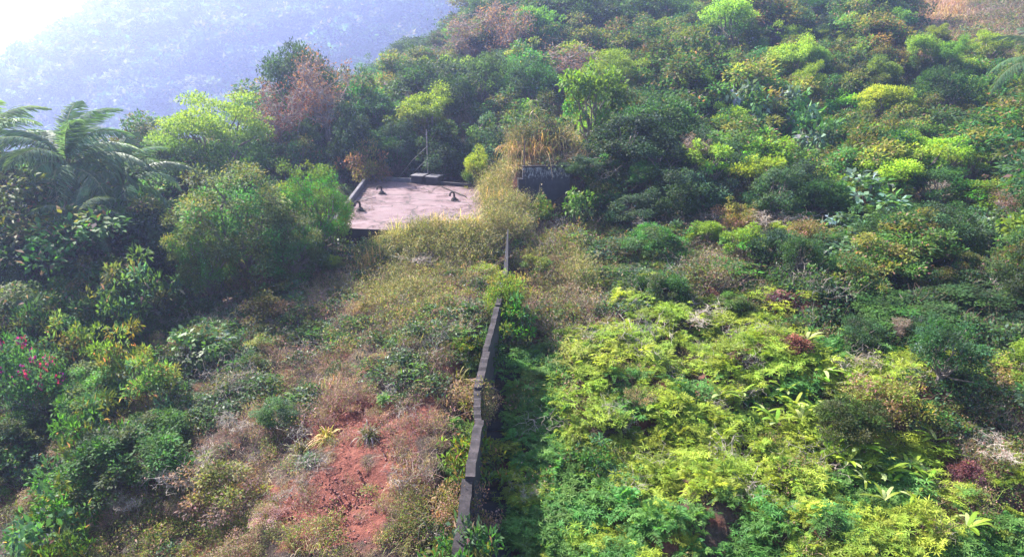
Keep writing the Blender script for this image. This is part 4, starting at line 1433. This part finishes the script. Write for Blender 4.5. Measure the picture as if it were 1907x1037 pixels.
def cover(name, label, pts, size, protos, rng, color=(1, 1, 1), tilt=.15):
    n = len(pts)
    if n == 0: return
    me_ = bpy.data.meshes.new(name)
    me_.vertices.add(n)
    me_.vertices.foreach_set('co', np.asarray(pts, np.float32).reshape(-1))
    a = me_.attributes.new('pick', 'INT', 'POINT'); a.data.foreach_set('value', rng.integers(len(protos), size=n).astype(np.int32))
    rot = np.stack([rng.normal(size=n) * tilt, rng.normal(size=n) * tilt, rng.uniform(0, 6.28, n)], 1)
    a = me_.attributes.new('turn', 'FLOAT_VECTOR', 'POINT'); a.data.foreach_set('vector', rot.reshape(-1).astype(np.float32))
    s = np.asarray(size, float).reshape(-1)[:, None] * rng.uniform(.85, 1.15, (n, 3))
    a = me_.attributes.new('size', 'FLOAT_VECTOR', 'POINT'); a.data.foreach_set('vector', s.reshape(-1).astype(np.float32))
    o = link(name, me_)
    md = o.modifiers.new('growth', 'NODES'); md.node_group = cover_tree(name, protos)
    o.color = (*color, 1)
    tag(o, label, kind='stuff')
    return o


CP = {
    'fern_cover': [fern(rs(400 + k), 12, .8, FERN).mesh('fern_piece', LM()) for k in range(3)] + [star_tuft(rs(405 + k), 48, .42, FERN * 1.05).mesh('fern_piece', LM()) for k in range(3)],
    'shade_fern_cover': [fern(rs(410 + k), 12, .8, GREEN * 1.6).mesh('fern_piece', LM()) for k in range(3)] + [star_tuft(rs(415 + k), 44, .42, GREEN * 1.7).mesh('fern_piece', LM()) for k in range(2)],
    'dry_scrub': [scrub(rs(420 + k)).mesh('scrub_piece', LM('dry')) for k in range(4)] + [blades(rs(424 + k), 80, .7, .014, STRAW * .7, .7, .22, (.4, 1.3), 4, .5, PALE).mesh('scrub_piece', LM('dry')) for k in range(2)] + [blades(rs(428 + k), 60, .6, .018, OLIVE * 1.5, .6, .2, (.3, 1), 4, .7, BROWN * 2).mesh('scrub_piece', LM('dry')) for k in range(2)],
    'mixed_scrub': [patch(rs(430 + k), 300, .5, .5, .085, .04, (OLIVE * 1.7, GREEN * 1.3, OLIVE * 1.3, BROWN * 1.2)).mesh('scrub_piece', LM()) for k in range(3)] + [blades(rs(433 + k), 70, .7, .016, OLIVE * 1.8, .6, .25, (.3, 1.2), 4, .6, STRAW * .8).mesh('scrub_piece', LM('dry')) for k in range(2)] + [scrub(rs(436 + k), 50, .6, (OLIVE * 1.7, BROWN * 1.3, LIME * .7), 160, .09).mesh('scrub_piece', LM('dry')) for k in range(3)],
    'golden_grass': [blades(rs(440 + k), 190, .9, .015, LIME * .45, .6, .35, (.3, 1.4), 5, .72, STRAW * rs(440 + k).uniform(.7, 1.0)).mesh('grass_piece', LM('dry')) for k in range(2)] + [scrub(rs(446 + k), 60, .9, (STRAW * .8, OLIVE * 1.2, OLIVE * 1.7), 190, .075).mesh('grass_piece', LM('dry')) for k in range(3)] + [patch(rs(449), 260, .5, .75, .10, .045, (OLIVE * 1.9, STRAW * .7, LIME * .6), 24).mesh('grass_piece', LM('dry'))],
    'leafy_undergrowth': [patch(rs(450 + k), 210, .6, .55, .15, .075, (GREEN * 1.1, BLUE * 1.3, GREEN * .8, SILVER * .55)).mesh('leafy_piece', LM('waxy')) for k in range(4)] + [patch(rs(456), 130, .6, .7, .22, .06, (GREEN * 1.2, BLUE * 1.1)).mesh('leafy_piece', LM())],
    'vine_undergrowth': [patch(rs(460 + k), 220, .75, .7, .16, .11, (DARK * 1.1, BLUE, DARK, GREEN)).mesh('vine_piece', LM()) for k in range(4)],
    'olive_undergrowth': [patch(rs(470 + k), 200, .7, .7, .15, .07, (OLIVE, GREEN * 1.2, OLIVE * 1.4, SILVER * .6, BROWN)).mesh('olive_piece', LM()) for k in range(4)] + [scrub(rs(476 + k), 70, .9, (OLIVE, PALE, BROWN), 160, .1).mesh('olive_piece', LM('dry')) for k in range(2)],
    'pink_grass': [blades(rs(480 + k), 90, .6, .03, np.array([.42, .26, .18]), .5, .35, (.2, .8), 3, .5, np.array([.5, .36, .22])).mesh('pink_piece', LM('dry')) for k in range(3)],
}
CP['twig_litter'] = [tangle(rs(490 + k)).mesh('twig_piece', LM()) for k in range(4)]
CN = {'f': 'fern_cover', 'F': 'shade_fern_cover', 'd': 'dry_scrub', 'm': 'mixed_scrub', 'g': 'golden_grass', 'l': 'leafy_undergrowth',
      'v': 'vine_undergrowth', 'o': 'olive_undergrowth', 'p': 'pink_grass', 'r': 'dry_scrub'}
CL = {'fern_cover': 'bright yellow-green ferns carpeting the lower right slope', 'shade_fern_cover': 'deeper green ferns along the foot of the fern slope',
      'dry_scrub': 'dry pinkish-brown scrub around the bare red earth', 'mixed_scrub': 'mixed olive and brown scrub on the lower slope',
      'golden_grass': 'golden dry grass around the tank and the retaining wall', 'leafy_undergrowth': 'bluish-green leafy undergrowth on the left slope',
      'vine_undergrowth': 'dark vines and undergrowth beneath the trees', 'olive_undergrowth': 'olive twiggy undergrowth on the upper right slope',
      'twig_litter': 'pale dead twigs tangled through the scrub and ferns',
      'pink_grass': 'dry pinkish grass of the clearing at upper right'}
rng = rs(88)
acc = {k: ([], []) for k in CP}
y = 12.0
while y < 130:
    step = .34 + max(0, y - 18) * .011
    xl = max(-.78 * y - 2, float(np.interp(y, CREST_Y, CREST_X)) - 10)
    xr = .78 * y + 2
    n = int((xr - xl) / step)
    x = rng.uniform(xl, xr, n); yv = y + rng.uniform(-.5, .5, n) * step
    z = height(x, yv)
    px, py = proj(x, yv, z + .2)
    rv = blob(px, py, RED)
    # tall crowded grass drawn thin on the bare earth and where the ground shows
    for i_ in range(n):
        if not (-40 < px[i_] < 1947 and -60 < py[i_] < 1075): continue
        if on_built(x[i_], yv[i_], .12): continue
        cv = cover_at(px[i_], py[i_], rng)
        if rv[i_] > .3 and fbm(x[i_] * 1.1, yv[i_] * 1.1, 2) < .68 and rng.random() < .3 + .62 * min(1, rv[i_] * 1.2): continue
        if cv == 'r' and rng.random() < .45: continue
        if cv == 'p' and rng.random() < .3: continue
        if cv == 'm' and 250 < px[i_] < 860 and 640 < py[i_] < 900 and rng.random() < .6: cv = 'd'
        nm = CN[cv]
        big = fbm(x[i_] * .45 + 40, yv[i_] * .45, 3)
        if cv == 'f' and (big < .37 or x[i_] - np.interp(yv[i_], WY, WX) < 3.0 and rng.random() < .8): nm = 'shade_fern_cover'  # deeper green beside the wall paints its shadow into the fern colour
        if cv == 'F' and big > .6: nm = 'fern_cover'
        if cv in 'fF':
            if fbm(x[i_] * 1.3, yv[i_] * 1.3 + 30, 2) < .21: continue
            if rng.random() < .05: nm = 'mixed_scrub'
        if cv in 'dm' and big > .64: nm = 'leafy_undergrowth' if rng.random() < .5 else 'mixed_scrub'
        if cv == 'l' and big < .4: nm = 'mixed_scrub'
        if cv in 'lmdofgv' and rng.random() < .035: nm = 'twig_litter'
        s = (.62 + (yv[i_] - 15) * .016) * rng.uniform(.7, 1.35)
        if cv in 'fF': s *= .7 + .8 * fbm(x[i_] * .9, yv[i_] * .9, 2)
        if cv in 'dmrg' : s *= rng.uniform(.7, 1.25)
        if cv in 'r': s *= .6
        if cv == 'g' and yv[i_] > 38: s *= .8
        acc[nm][0].append((x[i_], yv[i_], z[i_] + (.25 * fbm(x[i_], yv[i_], 2) if cv in 'fF' else 0))); acc[nm][1].append(s)
    y += step
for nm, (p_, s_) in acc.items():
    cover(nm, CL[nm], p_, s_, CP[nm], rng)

# clods and stones on the bare earth
def clods(rng, col):
    g = Geo()
    for k in range(14):
        c = np.append(rng.normal(size=2) * .22, rng.uniform(-.01, .03)); s = rng.choice([.015, .02, .03, .04, .06])
        box(g, c, (s * rng.uniform(.7, 1.5), s * rng.uniform(.7, 1.3), s * .7), np.asarray(col) * rng.uniform(.6, 1.7), 1, rng.uniform(0, 3), rng.uniform(.4, .8))
    return g


rng = rs(90)
p_, s_ = [], []
for k in range(5200):
    px, py = rng.uniform(480, 830), rng.uniform(730, 1037)
    if blob(px, py, RED) < .25 + .5 * rng.random(): continue
    p = hit(px, py)
    p_.append((p[0], p[1], float(height(p[0], p[1])) - .03 - red_dip(px, py, p[0], p[1]))); s_.append(rng.uniform(.5, 1.5))
    if len(p_) > 230: break
cover('red_earth_clods', 'clods and pebbles of red earth on the bare eroded slope', p_, s_, [clods(rs(492 + k), c_).mesh('clod_piece', LM()) for k, c_ in enumerate(((.24, .08, .07), (.20, .07, .06), (.26, .13, .11)))], rng)

# grass and scrub hiding the front and right edges of the tank roof
rng = rs(91)
p_, s_ = [], []
for k in range(420):
    t_ = rng.random()
    if rng.random() < .62:
        q = FL + (FR - FL) * (.30 + .72 * t_ ** .8) + np.array([0, -rng.uniform(.3, 2.2), 0])
        zb = float(height(q[0], q[1]))
        s = rng.uniform(.8, 1.35) * (.75 + .5 * t_)
    else:
        q = FR + (BR - FR) * t_ + np.array([rng.uniform(.1, 2.3), 0, 0]); zb = float(height(q[0], q[1])); s = rng.uniform(.9, 1.4)
    p_.append((q[0], q[1], zb)); s_.append(s)
cover('tall_golden_grass', 'tall golden grass hiding the front and right edges of the tank roof', p_, s_, CP['golden_grass'], rng)

rng = rs(93)
p_, s_ = [], []
for k in range(150):
    u_ = rng.random(); v_ = rng.random() ** 2.2 * .25
    e = rng.integers(4)
    a_, b_ = ((u_, v_), (u_, 1 - v_), (v_ * .8, u_), (1 - v_ * 1.6, u_))[e]
    a_, b_ = min(max(a_, .03), .97), min(max(b_, .03), .97)
    q = (FL * (1 - a_) + FR * a_) * (1 - b_) + (BL * (1 - a_) + BR * a_) * b_
    p_.append((q[0], q[1], SLAB_Z + .015)); s_.append(rng.uniform(.5, 1.3))


def litter(rng):
    g = Geo()
    n = 26
    P = np.concatenate([rng.normal(size=(n, 2)) * .22, rng.uniform(.012, .04, (n, 1))], 1)
    D = rng.normal(size=(n, 3)); D[:, 2] *= .1
    leaves(g, P, D, np.tile([0, 0, 1.0], (n, 1)), rng.uniform(.05, .13, n), .05, jit(rng, BROWN * .5, n, .5, .2))
    for _ in range(4):
        a = np.append(rng.normal(size=2) * .2, .03); b = a + np.append(rng.normal(size=2) * .4, .02)
        tube(g, curve_pts(a, b, rng, 4, .1), [.008, .007, .006, .004], PALE * .6, 1, 3)
    return g


cover('fallen_leaves', 'fallen leaves and twigs gathered along the edges of the tank roof', p_, s_, [litter(rs(494 + k)).mesh('litter_piece', LM('dry')) for k in range(3)], rng, tilt=0)

# ---------------------------------------------------------------- the forest on the hazy hill across the valley
rng = rs(95)
p_, s_ = [], []
for y in np.arange(345, 640, 9):
    for x in np.arange(-.80 * y, .05 * y, 9):
        xx, yy_ = x + rng.uniform(-4, 4), y + rng.uniform(-4, 4)
        z = float(height(xx, yy_)) - 1.5
        p_.append((xx, yy_, z)); s_.append(rng.choice([1.8, 2.6, 3.2, 4.4, 5.6]))
FARP = [crown(rs(500 + k), 2.3, 1.5, 1.6, 26, .85, 46, .55, .34, (DARK * .7, GREEN * .8, OLIVE * .9, GREEN * 1.2), .7, None, .5, False)[0].mesh('far_crown', LM()) for k in range(4)]
cover('far_forest', 'hazy blue forest covering the hill across the valley', p_, s_, FARP, rng, tilt=.05)
# thinner wood on the near flank dropping to the valley
p_, s_ = [], []
for y in np.arange(40, 300, 5.5):
    xc = float(np.interp(y, CREST_Y, CREST_X))
    for x in np.arange(max(-.85 * y, xc - 90), xc - 9, 5.5):
        xx, yy_ = x + rng.uniform(-2, 2), y + rng.uniform(-2, 2)
        p_.append((xx, yy_, float(height(xx, yy_)) - .6)); s_.append(rng.uniform(.9, 1.5))
cover('valley_forest', 'dark wood on the flank falling away behind the ridge', p_, s_, [v[0] for v in PROTO['broad']], rng, tilt=.05)

# ---------------------------------------------------------------- haze: one even body of air round camera and land
g = Geo()
box(g, (0, 500, -26), (5600, 3600, 140))
hz = g.mesh('haze', [])
m, nt, out = new_mat('haze_air')
pv = node(nt, 'ShaderNodeVolumePrincipled')
pv.inputs['Color'].default_value = (.50, .58, 1.0, 1)
pv.inputs['Density'].default_value = .0013
pv.inputs['Anisotropy'].default_value = .68
nt.links.new(pv.outputs[0], out.inputs['Volume'])
hz.materials.append(m)
tag(link('haze', hz), 'bluish morning haze filling the valley', kind='stuff')
